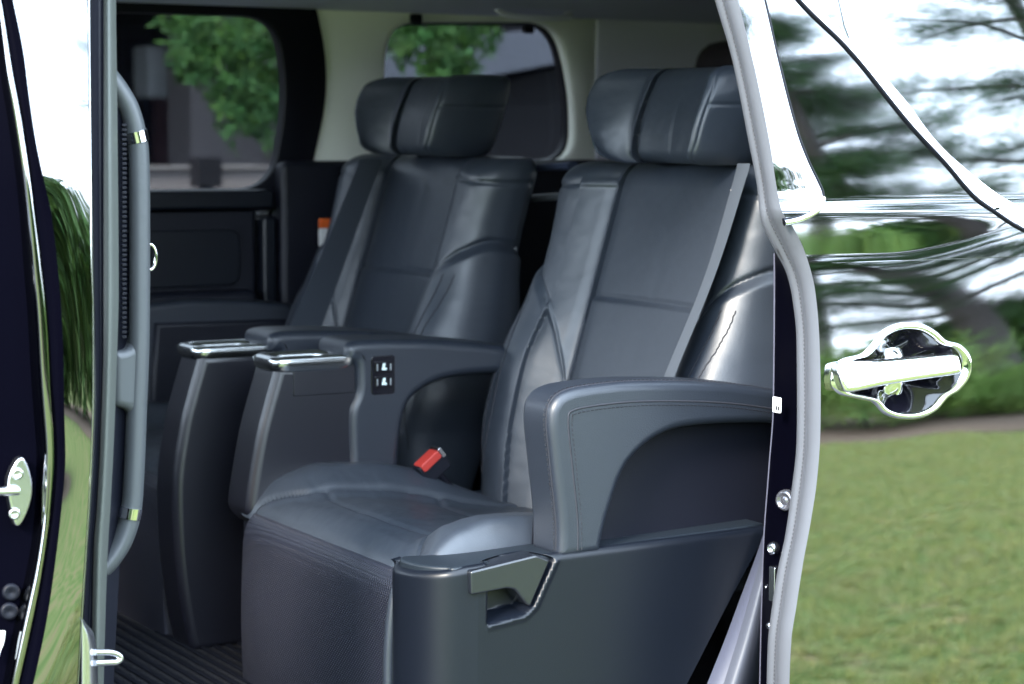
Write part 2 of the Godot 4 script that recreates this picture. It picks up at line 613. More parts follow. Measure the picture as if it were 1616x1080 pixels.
func legrest_mesh() -> ArrayMesh:
	var rows := []
	for i in range(-3, 51):
		var y := lerpf(0.770, 0.42, maxf(i, 0) / 50.0) + (0.0015 * -i if i < 0 else 0.0)
		var t := maxf(i, 0) / 50.0
		var back := 0.004 * i * i if i < 0 else 0.0
		var bulge := tab([0.0, 0.0, 0.04, 0.010, 0.12, 0.016, 0.5, 0.020, 1.0, 0.012], t)
		var sec := spline2(v2([-0.50, -0.272, -0.535, -0.276, -0.556 - bulge, -0.268, -0.565 - bulge, -0.235, -0.568 - bulge, -0.1, -0.568 - bulge, 0.1, -0.566 - bulge, 0.235, -0.560 - bulge, 0.256, -0.54, 0.262, -0.50, 0.262]), 8)
		var row := PackedVector3Array()
		for p in sec: row.append(Vector3(p.x + back, y, p.y))
		rows.append(row)
	return grid(rows, Vector3(-0.3, 0.6, 0))

func side_panel_mesh() -> ArrayMesh:
	var hole := on_plane([738, 895, 848, 868, 876, 882, 843, 957, 829, 971, 762, 990, 744, 984, 739, 970], 0.386)
	var rows := []
	var prof := []
	for i in 121: prof.append([i / 120.0, 0.0, 0.0])
	for k in range(1, 7):
		var t := PI / 2 * k / 6.0
		prof.append([1.0, 0.010 * sin(t), 0.010 * (1.0 - cos(t))])
	for q in prof:
		var row := PackedVector3Array()
		var t: float = q[0]
		var y_guess := lerpf(0.42, 0.80, t)
		var xr := tab([0.40, -0.32, 0.60, -0.190, 0.777, -0.072, 0.81, -0.045], y_guess)
		var sec := spline2(v2([-0.570, 0.262, -0.588, 0.266, -0.597, 0.290, -0.588, 0.335, -0.563, 0.370, -0.525, 0.384]), 7)
		for k in range(1, 150): sec.append(Vector2(lerpf(-0.525, xr, k / 149.0), 0.384 + 0.004 * sin(PI * minf(k / 100.0, 1.0) * 0.5)))
		var n := sec.size()
		for i in n:
			var d := (sec[mini(i + 1, n - 1)] - sec[maxi(i - 1, 0)]).normalized()
			var out := Vector2(-d.y, d.x)
			if out.dot(sec[i] - Vector2(-0.3, 0.1)) < 0.0: out = -out
			var top := tab([-0.60, 0.780, -0.578, 0.785, -0.52, 0.793, -0.41, 0.797, -0.05, 0.802], sec[i].x)
			var y := lerpf(0.42, top, t) + float(q[1])
			var lift := -float(q[2])
			if i > 40:
				var p := Vector2(sec[i].x, y)
				var dist := 1e9
				for k in hole.size():
					dist = minf(dist, p.distance_to(Geometry2D.get_closest_point_to_segment(p, hole[k], hole[(k + 1) % hole.size()])))
				if Geometry2D.is_point_in_polygon(p, hole): lift -= 0.034 * smoothstep(0.0, 0.008, dist)
				elif q[2] == 0.0: lift += 0.0022 * smoothstep(0.010, 0.003, dist)
			var s := sec[i] + out * lift
			row.append(Vector3(s.x, y, s.y))
		rows.append(row)
	return grid(rows, Vector3(-0.3, 0.6, 0.1))

func arm_outline() -> PackedVector2Array:
	return spline2(v2([-0.398, 0.801, -0.399, 0.85, -0.409, 0.93, -0.415, 0.985, -0.408, 1.012, -0.384, 1.026, -0.33, 1.031, -0.26, 1.031, -0.15, 1.023, -0.05, 1.008, 0.10, 0.975]), 6)

func build_seat(s: float, at: Vector3, label: String, slide: float) -> Node3D:
	var seat := thing("captain_seat", label, "car seat", at, "reclining captain seats in the second row")
	if not back_rows.has("back"):
		back_rows.back = backrest_mesh()
		back_rows.head = headrest_mesh()
		back_rows.cushion = cushion_mesh()
		back_rows.leg = legrest_mesh()
	var fxy := func(a: float, b: float, c: float) -> Vector3: return Vector3(a, b, s * c)
	var b := put("backrest", back_rows.back, M.leather, seat)
	for m in 4:
		put("seam", tube(seams[m], 0.0011, 0.0, Vector3.ZERO, 6), M.thread, b)
	var hr := put("headrest", back_rows.head, M.leather, seat)
	for k in [-1, 1]:
		put("headrest_post", tube(PackedVector3Array([place_back(k * 0.06, 1.29, 0.03), place_back(k * 0.06, 1.36, 0.03)]), 0.007), M.steel, hr)
	put("seat_cushion", back_rows.cushion, M.leather, seat)
	put("leg_rest", back_rows.leg, M.perforated, seat)
	put("piping", tube(spline3(PackedVector3Array([Vector3(-0.553, 0.792, s * 0.270), Vector3(-0.575, 0.768, s * 0.264), Vector3(-0.588, 0.72, s * 0.262), Vector3(-0.592, 0.62, s * 0.260), Vector3(-0.585, 0.45, s * 0.260)]), 8), 0.008, 0.008), M.leather, seat)
	# outboard side: plastic cover with a pull handle
	var side := side_panel_mesh() if s > 0 else box(Vector3(-0.59, 0.42, -0.384), Vector3(-0.1, 0.80, -0.28), 0.02)
	var panel := put("side_cover", side, M.plastic, seat)
	if s > 0:
		var led := spline2(v2([-0.05, 0.377, -0.30, 0.377, -0.525, 0.375, -0.560, 0.361, -0.580, 0.333, -0.588, 0.292, -0.582, 0.274, -0.570, 0.268, -0.545, 0.280, -0.50, 0.296, -0.40, 0.298, -0.05, 0.298]), 6)
		put("cover_ledge", pad(led, -0.022, 0.0, 0.004, func(a: float, b2: float, c: float) -> Vector3: return Vector3(a, 0.8035 + c + (a + 0.45) * 0.028, b2)), M.plastic_ledge, panel)
	var upper := pad(v2([-0.398, 0.74, 0.22, 0.74, 0.22, 0.985, -0.02, 0.985, -0.38, 0.99]), 0.295, 0.338, 0.01, fxy)
	put("upper_side_cover", upper, M.plastic_dark, seat)
	if s > 0:
		var lever := put("pull_handle", pad(fillet(on_plane([742, 902, 846, 876, 868, 884, 837, 957, 831, 955, 812, 931, 800, 929, 743, 940], 0.388), 0.004), 0.352, 0.3895, 0.0035, fxy), M.satin_plastic, panel)
		lever.set_meta("label", "grey pull lever in the recess of the side cover")
	# outboard armrest
	var top := arm_outline()
	var inner := spline2(v2([0.06, 0.935, 0.0, 0.950, -0.06, 0.960, -0.176, 0.964, -0.240, 0.953, -0.290, 0.918, -0.316, 0.863, -0.329, 0.82, -0.333, 0.801]), 6)
	var outline := top.duplicate()
	outline.append_array(inner)
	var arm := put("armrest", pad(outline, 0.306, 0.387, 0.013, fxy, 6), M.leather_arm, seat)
	var l1 := PackedVector3Array()
	var l2 := PackedVector3Array()
	var t1 := PackedVector3Array()
	var t2 := PackedVector3Array()
	for i in top.size():
		if top[i].y < 0.806 and top[i].x < -0.3: continue
		var d := (top[mini(i + 1, top.size() - 1)] - top[maxi(i - 1, 0)]).normalized()
		var inn := Vector2(d.y, -d.x)
		var p := top[i] + inn * 0.0006
		l1.append(Vector3(p.x, p.y, s * 0.3735))
		p = top[i] - inn * 0.0003
		t1.append(Vector3(p.x, p.y, s * 0.3685))
		p = top[i] + inn * 0.027
		l2.append(Vector3(p.x, p.y, s * 0.3862))
		p = top[i] + inn * 0.0325
		t2.append(Vector3(p.x, p.y, s * 0.3872))
	put("seam", tube(l1, 0.0015, 0.0, Vector3.ZERO, 6), M.thread, arm)
	put("seam", tube(l2, 0.0017, 0.0, Vector3.ZERO, 6), M.thread, arm)
	for q in [t1, t2]:
		var st := put("stitching", stitches(q, 0.0042, 0.0026, 0.0006), M.stitch, arm)
		st.set_meta("kind", "stuff")
	# inboard console with tray, switches and its own armrest
	var con := Node3D.new()
	con.name = "console"
	con.position.x = slide
	seat.add_child(con, true)
	var body := spline2(v2([-0.511, 1.000, -0.519, 0.975, -0.533, 0.93, -0.546, 0.882, -0.563, 0.79, -0.561, 0.765, -0.547, 0.749]), 6)
	if s < 0: body = spline2(v2([-0.511, 1.000, -0.519, 0.975, -0.533, 0.93, -0.546, 0.882, -0.560, 0.79, -0.558, 0.68, -0.547, 0.58, -0.532, 0.505]), 6)
	body.append_array(v2([-0.30, 0.505, -0.30, 0.90, -0.37, 0.96, -0.37, 1.000]) if s < 0 else v2([-0.45, 0.735, -0.30, 0.735, -0.30, 0.90, -0.37, 0.96, -0.37, 1.000]))
	put("console_body", pad(body, -0.364, -0.272, 0.016, fxy, 6), M.plastic_grey, con)
	if s > 0: put("console_foot", pad(fillet(v2([-0.535, 0.80, -0.535, 0.62, -0.518, 0.505, -0.25, 0.505, -0.25, 0.80]), 0.03), -0.368, -0.300, 0.014, fxy), M.plastic_dark, con)
	put("flap", slab(-0.486, 0.950, -0.379, 0.994, -0.2735, -0.2700, 0.004, 0.0015, fxy), M.plastic_grey, con)
	var ca := spline2(v2([-0.394, 1.000, -0.396, 1.020, -0.386, 1.031, -0.35, 1.0335, -0.24, 1.0285, -0.12, 1.015, 0.02, 0.99]), 6)
	ca.append_array(spline2(v2([0.03, 0.955, -0.10, 0.966, -0.20, 0.964, -0.255, 0.948, -0.285, 0.920, -0.297, 0.86, -0.300, 0.770]), 6))
	ca.append_array(spline2(v2([-0.385, 0.770, -0.390, 0.86, -0.390, 0.92, -0.378, 0.950, -0.377, 0.985, -0.379, 1.000]), 5))
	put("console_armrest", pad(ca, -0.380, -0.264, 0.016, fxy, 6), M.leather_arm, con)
	# tray
	var tr := fillet(v2([-0.519, -0.362, -0.377, -0.362, -0.377, -0.266, -0.519, -0.266]), 0.028, 8)
	var flat := func(a: float, b2: float, c: float) -> Vector3: return Vector3(a, c, s * b2)
	var ring := []
	for q in [[0.004, 0.989], [-0.002, 0.995], [-0.003, 1.008], [0.002, 1.0125], [0.010, 1.013], [0.016, 1.010], [0.018, 1.004], [0.018, 0.990]]:
		var row := PackedVector3Array()
		for i in tr.size():
			var c := Vector2(-0.448, -0.314)
			var d := tr[i] - c
			var k := Vector2((absf(d.x) - q[0]) / absf(d.x) * d.x, (absf(d.y) - q[0]) / absf(d.y) * d.y)
			row.append(Vector3(c.x + k.x, q[1], s * (c.y + k.y)))
		ring.append(row)
	put("tray_frame", grid(ring, Vector3(-0.465, 0.95, s * -0.317), true), M.satin, con)
	put("tray_well", pad(fillet(v2([-0.506, -0.350, -0.39, -0.350, -0.39, -0.28, -0.506, -0.28]), 0.02), 0.985, 0.9995, 0.002, flat), M.gloss, con)
	# switches
	put("switch_panel", slab(-0.353, 0.945, -0.310, 1.008, -0.2665, -0.2625, 0.006, 0.0015, fxy), M.gloss, con)
	for k in 2:
		var y := 0.957 + k * 0.024
		put("button", slab(-0.347, y, -0.316, y + 0.018, -0.2640, -0.2600, 0.002, 0.001, fxy), M.gloss, con)
		put("symbol", pad(fillet(v2([-0.336, y + 0.004, -0.327, y + 0.0035, -0.326, y + 0.007, -0.330, y + 0.008, -0.3285, y + 0.015, -0.333, y + 0.015]), 0.001, 2), -0.2605, -0.2594, 0.0003, fxy, 2), M.icon, con)
		for e in [-0.3445, -0.3205]:
			put("mark", slab(e, y + 0.003, e + 0.0022, y + 0.014, -0.2605, -0.2595, 0.0004, 0.0003, fxy), M.icon_dim, con)
	# buckle
	var bk := Node3D.new()
	bk.name = "buckle"
	seat.add_child(bk, true)
	var bx := Basis(Vector3(0.78, 0.60, 0), Vector3(-0.60, 0.78, 0), Vector3(0, 0, 1))
	var bo := Vector3(-0.262, 0.832, s * -0.235)
	var local := func(a: float, b2: float, c: float) -> Vector3: return bo + bx * Vector3(a, b2, c)
	put("buckle_case", slab(-0.026, -0.026, 0.026, 0.012, -0.014, 0.014, 0.006, 0.004, local), M.plastic_dark, bk)
	put("release_button", slab(-0.021, 0.000, 0.019, 0.0145, -0.0095, 0.0175, 0.004, 0.002, local), M.red, bk)
	put("buckle_plate", slab(0.0195, -0.004, 0.0265, 0.0150, -0.0125, 0.0165, 0.003, 0.0015, local), M.steel, bk)
	put("buckle_stalk", tube(PackedVector3Array([bo + bx * Vector3(0.0, -0.02, 0), Vector3(-0.20, 0.76, s * -0.235)]), 0.008, 0.014, Vector3(0, 0, 1)), M.black, bk)
	return seat

# ---------------------------------------------------------------- the van's right-hand panels: profile of the open door
var door_z := []

func make_door_profile() -> void:
	# lean of the skin (degrees, upwards positive) by height, summed into a depth for every height
	var lean := [0.20, -6.0, 0.50, -3.0, 0.70, -0.8, 0.85, 0.4, 0.97, 1.5, 1.05, 2.6, 1.14, 4.0, 1.19, 5.5, 1.206, 7.5, 1.2115, 1.4, 1.23, 1.2, 1.256, 2.0, 1.264, 8.0, 1.270, 18.0, 1.276, 13.0, 1.286, 5.0, 1.33, 5.6, 1.45, 7.0, 1.54, 8.5, 1.90, 17.0]
	var z := 0.0
	for i in 1701:
		door_z.append(z)
		var a := tab(lean, 0.2 + i * 0.001)
		z -= tan(deg_to_rad(a * (1.37 if a > 0.0 else 1.0))) * 0.001
	var ref: float = door_z[850]
	for i in door_z.size(): door_z[i] += 0.606 - ref

func zd(y: float, x: float) -> float:
	# the shoulder crease climbs towards the window's lower corner
	var yc := 1.2115 + 0.047 * smoothstep(-0.02, 0.34, x)
	if y > 1.02 and y < 1.2655:
		y = lerpf(1.02, 1.2115, (y - 1.02) / (yc - 1.02)) if y < yc else lerpf(1.2115, 1.2655, (y - yc) / (1.2655 - yc))
	var k := clampf((y - 0.2) * 1000.0, 0.0, 1699.0)
	var i := int(k)
	var curve := -0.03 * (x - 0.35) * (x - 0.35) + 0.00005 * sin(x * 31.0 + y * 17.0) + 0.00004 * sin(y * 47.0 - x * 13.0)
	return lerpf(door_z[i], door_z[i + 1], k - i) + curve

func D(px: float, py: float, lift := 0.0) -> Vector3:
	# where a sight line meets the door skin
	var z := 0.6
	var q := P(px, py, z)
	for i in 6:
		z = zd(q.y, q.x) + lift
		q = P(px, py, z)
	return q

func edge_table(a: Array) -> Array:
	# pixels (row, px) on the door skin -> [y, x, ...] with rising y
	var list := []
	for i in a.size() / 2:
		var q := D(a[i * 2 + 1], a[i * 2])
		list.append([q.y, q.x])
	list.sort_custom(func(m, n): return m[0] < n[0])
	var out := []
	for e in list: out.append_array(e)
	return out

var skin_edge := [-60, 1150, 0, 1165, 130, 1196, 237, 1217, 296, 1226, 333, 1234, 356, 1250, 402, 1272, 461, 1287, 528, 1293, 609, 1295.5, 680, 1295, 754, 1290, 828, 1279, 887, 1268, 958, 1257, 1013, 1249, 1080, 1246, 1300, 1243]
var seal_edge := [-60, 1112, 0, 1128, 93, 1155, 222, 1181, 296, 1195, 345, 1200, 394, 1222, 431, 1241, 468, 1250, 535, 1257, 646, 1258, 700, 1257, 776, 1249, 847, 1239, 902, 1227, 961, 1218, 1013, 1212, 1080, 1210, 1300, 1208]

func skin(y0: float, y1: float, rows_n: int, xl: Callable, xr: Callable, cols: int, lift: float, turn := 0.0) -> ArrayMesh:
	var rows := []
	for i in rows_n + 1:
		var y := lerpf(y0, y1, float(i) / rows_n)
		var a: float = xl.call(y)
		var b: float = xr.call(y)
		var row := PackedVector3Array()
		for j in cols + 1:
			var x := lerpf(a, b, float(j) / cols)
			row.append(Vector3(x, y, zd(y, x) + lift + turn * (b - x) * (b - x) * 6.0 + turn * (b - x)))
		rows.append(row)
	return grid(rows, Vector3(0.4, 0.9, -3.0))

func _ready() -> void:
	rng.seed = 7
	lump.seed = 11
	lump.frequency = 0.01
	lump.fractal_octaves = 2
	# ------------------------------------------------------------ camera, sky, sun, exposure
	var yaw := deg_to_rad(30.65)
	var pitch := atan((540.0 - 197.0) / FOCAL)
	var roll := deg_to_rad(0.3)
	var f := Vector3(sin(yaw) * cos(pitch), -sin(pitch), -cos(yaw) * cos(pitch))
	var r0 := Vector3(cos(yaw), 0, sin(yaw))
	var u0 := r0.cross(f)
	cam_basis = Basis(r0 * cos(roll) + u0 * sin(roll), u0 * cos(roll) - r0 * sin(roll), -f)
	var cam := Camera3D.new()
	cam.name = "camera"
	add_child(cam)
	cam.transform = Transform3D(cam_basis, eye)
	cam.near = 0.05
	cam.far = 2000.0
	cam.fov = rad_to_deg(2.0 * atan(540.0 / FOCAL))
	var lens := CameraAttributesPhysical.new()
	lens.frustum_focal_length = 12.0 / (540.0 / FOCAL)
	lens.frustum_focus_distance = 2.78
	lens.frustum_near = 0.05
	lens.frustum_far = 2000.0
	lens.exposure_aperture = 5.4
	cam.attributes = lens
	cam.current = true

	var sky_mat := ProceduralSkyMaterial.new()
	sky_mat.sky_top_color = Color(0.84, 0.92, 1.0)
	sky_mat.sky_horizon_color = Color(0.90, 0.95, 1.0)
	sky_mat.ground_bottom_color = Color(0.3, 0.33, 0.28)
	sky_mat.ground_horizon_color = Color(0.6, 0.62, 0.6)
	sky_mat.sky_energy_multiplier = 1.08
	var sky := Sky.new()
	sky.sky_material = sky_mat
	var env := Environment.new()
	env.background_mode = Environment.BG_SKY
	env.sky = sky
	env.tonemap_mode = Environment.TONE_MAPPER_LINEAR
	env.tonemap_exposure = 8.0
	env.sdfgi_enabled = true
	env.ssao_enabled = true
	env.ssil_enabled = true
	var we := WorldEnvironment.new()
	we.name = "environment"
	we.environment = env
	add_child(we)
	var sun := DirectionalLight3D.new()
	sun.name = "sun"
	sun.light_energy = 0.38
	sun.light_color = Color(1.0, 0.97, 0.92)
	sun.light_angular_distance = 14.0
	sun.shadow_enabled = true
	add_child(sun)
	sun.look_at_from_position(Vector3(-8, 5.6, 4.0), Vector3.ZERO)

	make_materials()
	M.satin_plastic = mat(Color(0.010, 0.012, 0.017), 0.25, 0.0, 0.65)
	M.plastic_grey = bumpy(mat(Color(0.007, 0.0075, 0.013), 0.36, 0.0, 0.6), noise_tex(0.12, 512, 19, FastNoiseLite.TYPE_SIMPLEX, 3, true, 3.0), 0.10, 7.0)
	M.stitch = mat(Color(0.008, 0.009, 0.015), 0.7)
	M.icon_dim = mat(Color(0.25, 0.27, 0.28), 0.5)
	M.rubber_line = mat(Color(0.004,0.005,0.010), 0.75, 0.0, 0.3)
	M.chrome_dim = mat(Color(0.5,0.52,0.52), 0.12, 1.0)
	M.seal_dark = mat(Color(0.05,0.052,0.06), 0.7)
	M.edge_grey = mat(Color(0.10,0.10,0.14), 0.3)
	M.plug_grey = mat(Color(0.20,0.20,0.23), 0.2, 0.8)
	M.seal_blue = mat(Color(0.06,0.065,0.095), 0.5)
	M.bowl_black = mat(Color(0.004,0.004,0.007), 0.05, 0.0, 0.6)
	M.chrome_bright = mat(Color(0.93,0.93,0.93), 0.16, 1.0)
	M.plastic_ledge = bumpy(mat(Color(0.010, 0.015, 0.022), 0.48, 0.0, 0.45), noise_tex(0.12, 256, 29, FastNoiseLite.TYPE_SIMPLEX, 3, true, 3.0), 0.1, 7.0)
	M.leather_brown = mat(Color(0.030, 0.022, 0.026), 0.5)
	M.plastic_blue = mat(Color(0.03, 0.04, 0.075), 0.45)
	M.sill_grey = mat(Color(0.06, 0.065, 0.085), 0.38)
	make_door_profile()

	build_outdoors()
	build_van()
	build_seat(1.0, Vector3.ZERO, "black leather captain seat nearest the open door, its stitched armrest and pull handle in front", 0.0)
	build_seat(-1.0, Vector3(0, 0, -0.84), "black leather captain seat on the far side, by the window with green leaves", -0.045)
	build_belts()
	build_rear_bench()

# ---------------------------------------------------------------- seat belts (parts of their seats)
func build_belts() -> void:
	var near := get_node("captain_seat")
	put("seat_belt", strip([262, 1164, 420, 1118, 600, 1046], [262, 1184, 420, 1134, 600, 1062], 258, 604, 0.205, 0.290, 0.0, 4, 30, 0.0015), M.belt, near)
	var far := get_node("captain_seat_001")
	var o := put("seat_belt", strip([255, 567, 400, 508, 530, 452], [255, 603, 400, 550, 530, 502], 252, 530, -0.945, -1.01, 0.0, 4, 30, 0.0015), M.belt, far)
	o.position = -far.position
	var pl := put("care_tag", strip([715, 832, 745, 826], [715, 845, 745, 839], 715, 745, -0.20, -0.20, 0.0, 2, 2, 0.001), M.white, near)
	pl.set_meta("label", "small white tag on the edge of the backrest")

func build_rear_bench() -> void:
	var b := thing("rear_bench", "dark third row bench seat seen between the two captain seats", "car seat", Vector3.ZERO)
	var lean := func(a: float, b2: float, c: float) -> Vector3: return Vector3(0.62 + c + 0.25 * (b2 - 1.0), b2, a)
	put("backrest", slab(-1.10, 0.66, -0.46, 1.245, 0.0, 0.13, 0.06, 0.035, lean), M.leather, b)
	put("backrest", slab(-0.42, 0.66, 0.26, 1.245, 0.0, 0.13, 0.06, 0.035, lean), M.leather, b)
	put("seat_cushion", box(Vector3(0.22, 0.62, -1.1), Vector3(0.66, 0.78, 0.26), 0.05), M.leather, b)
	put("headrest", slab(-0.18, 1.30, 0.10, 1.50, 0.02, 0.12, 0.05, 0.04, lean), M.leather, b)
	var hq := Px(1138, 88, 0.95)
	put("headrest", slab(hq.z - 0.13, hq.y - 0.14, hq.z + 0.13, hq.y + 0.035, hq.x, hq.x + 0.10, 0.09, 0.04, func(a: float, b2: float, c: float) -> Vector3: return Vector3(c, b2, a)), M.leather_brown, b)
	put("grab_bar", tube(PackedVector3Array([P(842, 313, -0.62), P(872, 311, -0.55), P(900, 309, -0.48)]), 0.007), M.grip, b)
	put("shelf_edge", tube(PackedVector3Array([P(785, 262, -0.75), P(850, 264, -0.62), P(905, 262, -0.50)]), 0.012, 0.008), M.plastic_blue, b)
	put("trim_strip", slab(-1.08, 1.184, -0.46, 1.196, -0.006, 0.004, 0.003, 0.003, lean), M.seal_green, b)

# ---------------------------------------------------------------- the van
func build_van() -> void:
	var van := thing("minivan", "black minivan with its side door slid open, mirror-like paint and chrome door handle", "minivan")
	# -------- shell: floor, roof lining, outer roof, far side, tail
	put("cabin_floor", box(Vector3(-2.3, 0.44, -1.27), Vector3(2.2, 0.495, 0.40), 0.01), M.carpet, van)
	var mat_floor := put("floor_mat", box(Vector3(-1.25, 0.497, -1.2), Vector3(-0.30, 0.508, 0.25), 0.008), M.carpet, van)
	for i in 40:
		put("rib", box(Vector3(-1.2 + i * 0.022, 0.507, -1.15), Vector3(-1.2 + i * 0.022 + 0.009, 0.5125, 0.2), 0.002), M.rubber_line, mat_floor)
	var liner := []
	for i in 13:
		var x := lerpf(-2.3, 2.2, i / 12.0)
		var row := PackedVector3Array()
		for j in 25:
			var t := j / 24.0
			row.append(Vector3(x, 1.605 + 0.075 * sin(PI * clampf(t, 0.02, 0.98)) - 0.10 * smoothstep(1.2, 2.2, x), lerpf(-1.26, 0.36, t)))
		liner.append(row)
	put("headliner", grid(liner, Vector3(0, 3, -0.4)), M.headliner, van)
	var skin_roof := []
	for i in 13:
		var x := lerpf(-2.3, 2.25, i / 12.0)
		var row := PackedVector3Array()
		for j in 25:
			var t := j / 24.0
			row.append(Vector3(x, 1.66 + 0.10 * sin(PI * t) - 0.12 * smoothstep(1.2, 2.25, x), lerpf(-1.33, 0.42, t)))
		skin_roof.append(row)
	put("roof", grid(skin_roof, Vector3(0, 0, -0.4)), M.paint, van)
	# far side wall below the windows
	put("far_wall", box(Vector3(-2.3, 0.40, -1.34), Vector3(2.2, 1.240, -1.262), 0.01), M.paint, van)
	put("far_door_trim", box(Vector3(-1.5, 0.50, -1.262), Vector3(-0.12, 1.225, -1.235), 0.02), M.plastic_dark, van)
	put("window_ledge", box(Vector3(-1.5, 1.205, -1.262), Vector3(-0.09, 1.245, -1.215), 0.012), M.plastic, van)
	put("trim_recess", slab(-0.62, 1.05, -0.16, 1.165, -1.236, -1.228, 0.03, 0.006, flat_xy), M.plastic, van)
	put("door_armrest", box(Vector3(-0.70, 0.98, -1.24), Vector3(-0.14, 1.045, -1.18), 0.025), M.plastic_dark, van)
	put("pillar_cover", box(Vector3(-0.115, 0.50, -1.262), Vector3(-0.085, 1.19, -1.215), 0.01), M.plastic, van)
	put("rear_side_trim", box(Vector3(-0.08, 0.50, -1.262), Vector3(2.1, 1.302, -1.20), 0.02), M.plastic_dark, van)
	# far window frame with a rounded opening: ring between two outlines
	var win_in := fillet(v2([-1.30, 1.246, -0.085, 1.246, -0.052, 1.44, -0.075, 1.592, -1.30, 1.592]), 0.075, 8)
	var win_out := fillet(v2([-1.42, 1.20, -0.018, 1.20, 0.048, 1.47, -0.005, 1.70, -1.42, 1.70]), 0.10, 8)
	put("window_frame", ring_mesh(win_in, win_out, -1.262, -1.235), M.black, van)
	put("window_pane", pad(fillet(v2([-1.32, 1.23, -0.04, 1.23, -0.04, 1.61, -1.32, 1.61]), 0.05), -1.292, -1.287, 0.001, flat_xy), M.pane, van)
	# light pillar between the windows, rear quarter window
	var q_in := fillet(v2([0.166, 1.296, 0.650, 1.296, 0.645, 1.46, 0.600, 1.603, 0.185, 1.590]), 0.07, 8)
	var q_out := fillet(v2([-0.02, 1.296 - 0.035, 1.05, 1.296 - 0.035, 1.05, 1.50, 1.05, 1.66, -0.02, 1.66]), 0.01, 8)
	put("pillar_trim", ring_mesh(q_in, q_out, -1.275, -1.242, 0.72, true), M.beige, van)
	var fr_in := fillet(v2([0.172, 1.301, 0.645, 1.301, 0.640, 1.46, 0.597, 1.598, 0.190, 1.585]), 0.07, 8)
	var fr_out := fillet(v2([0.14, 1.27, 0.68, 1.27, 0.675, 1.47, 0.63, 1.64, 0.15, 1.62]), 0.07, 8)
	put("quarter_window_seal", ring_mesh(fr_in, fr_out, -1.290, -1.268), M.black, van)
	put("quarter_pane", pad(fillet(v2([0.13, 1.26, 0.69, 1.26, 0.67, 1.64, 0.13, 1.64]), 0.05), -1.302, -1.297, 0.001, flat_xy), M.pane, van)
	put("rear_pillar_trim", box(Vector3(0.70, 1.262, -1.262), Vector3(2.1, 1.68, -1.238), 0.01), M.grey_trim, van)
	put("rear_door_lining", box(Vector3(2.05, 0.5, -1.26), Vector3(2.15, 1.16, 0.36), 0.03), M.plastic_dark, van)
	put("rear_window_header", box(Vector3(2.05, 1.50, -1.26), Vector3(2.12, 1.62, 0.36), 0.02), M.grey_trim, van)
	put("rear_window", box(Vector3(2.09, 1.16, -1.2), Vector3(2.094, 1.5, 0.3), 0.001), M.pane, van)
	# near rear body behind the slid-back door
	put("rear_side_lining", box(Vector3(0.30, 0.50, 0.33), Vector3(2.2, 1.62, 0.36), 0.01), M.plastic_dark, van)
	put("rear_quarter_panel", box(Vector3(0.16, 0.30, 0.37), Vector3(2.25, 1.66, 0.43), 0.03), M.paint, van)
	for px in [655, 832]:
		var q := P(px, 30 if px == 655 else 47, -1.236)
		put("clip", box(q - Vector3(0.012, 0.008, 0.004), q + Vector3(0.012, 0.010, 0.012), 0.004), M.black, van)
	var tagp := P(515, 368, -1.19)
	put("warning_tag", box(tagp + Vector3(-0.018, -0.026, 0), tagp + Vector3(0.018, 0.010, 0.003), 0.002), M.white, van)
	put("warning_tag_top", box(tagp + Vector3(-0.018, 0.0102, 0), tagp + Vector3(0.018, 0.030, 0.003), 0.002), M.orange, van)
	# grab handle above the quarter window
	var gq := P(845, 22, -1.15)
	put("assist_grip", tube(spline3(PackedVector3Array([gq + Vector3(-0.09, 0.02, -0.03), gq + Vector3(-0.07, -0.006, 0.01), gq + Vector3(0.07, -0.006, 0.01), gq + Vector3(0.09, 0.02, -0.03)]), 6), 0.010, 0.006), M.grey_trim, van)
	# the front row and the dashboard, out of frame, close the cabin in front
	for zc in [-0.82, -0.02]:
		put("front_seat_back", box(Vector3(-1.62, 0.55, zc - 0.30), Vector3(-1.46, 1.16, zc + 0.28), 0.07), M.leather, van)
	put("dashboard", box(Vector3(-2.9, 0.45, -1.26), Vector3(-2.3, 1.12, 0.40), 0.05), M.plastic_dark, van)
	put("front_door_lining", box(Vector3(-2.9, 0.40, 0.36), Vector3(-1.24, 1.18, 0.42), 0.02), M.plastic_dark, van)
	build_pillar(van)
	build_door(van)

func ring_mesh(inner: PackedVector2Array, outer: PackedVector2Array, z0: float, z1: float, x_max := 99.0, lean := false) -> ArrayMesh:
	# a flat frame with a rolled inner lip; both outlines have as many points
	var rows := []
	for q in [[0.0, z0], [0.0, z1 - 0.006], [0.02, z1 - 0.002], [0.06, z1], [1.0, z1], [1.0, z0]]:
		var row := PackedVector3Array()
		for i in inner.size():
			var p := inner[i].lerp(outer[i], q[0])
			row.append(Vector3(minf(p.x, x_max), p.y, q[1]))
		rows.append(row)
	var v := Vector3.ZERO
	for p in inner: v += Vector3(p.x, p.y, 0)
	v /= inner.size()
	# orientation: the broad face looks towards +z
	var m := grid(rows, Vector3(v.x, v.y, -9.0), true)
	return m

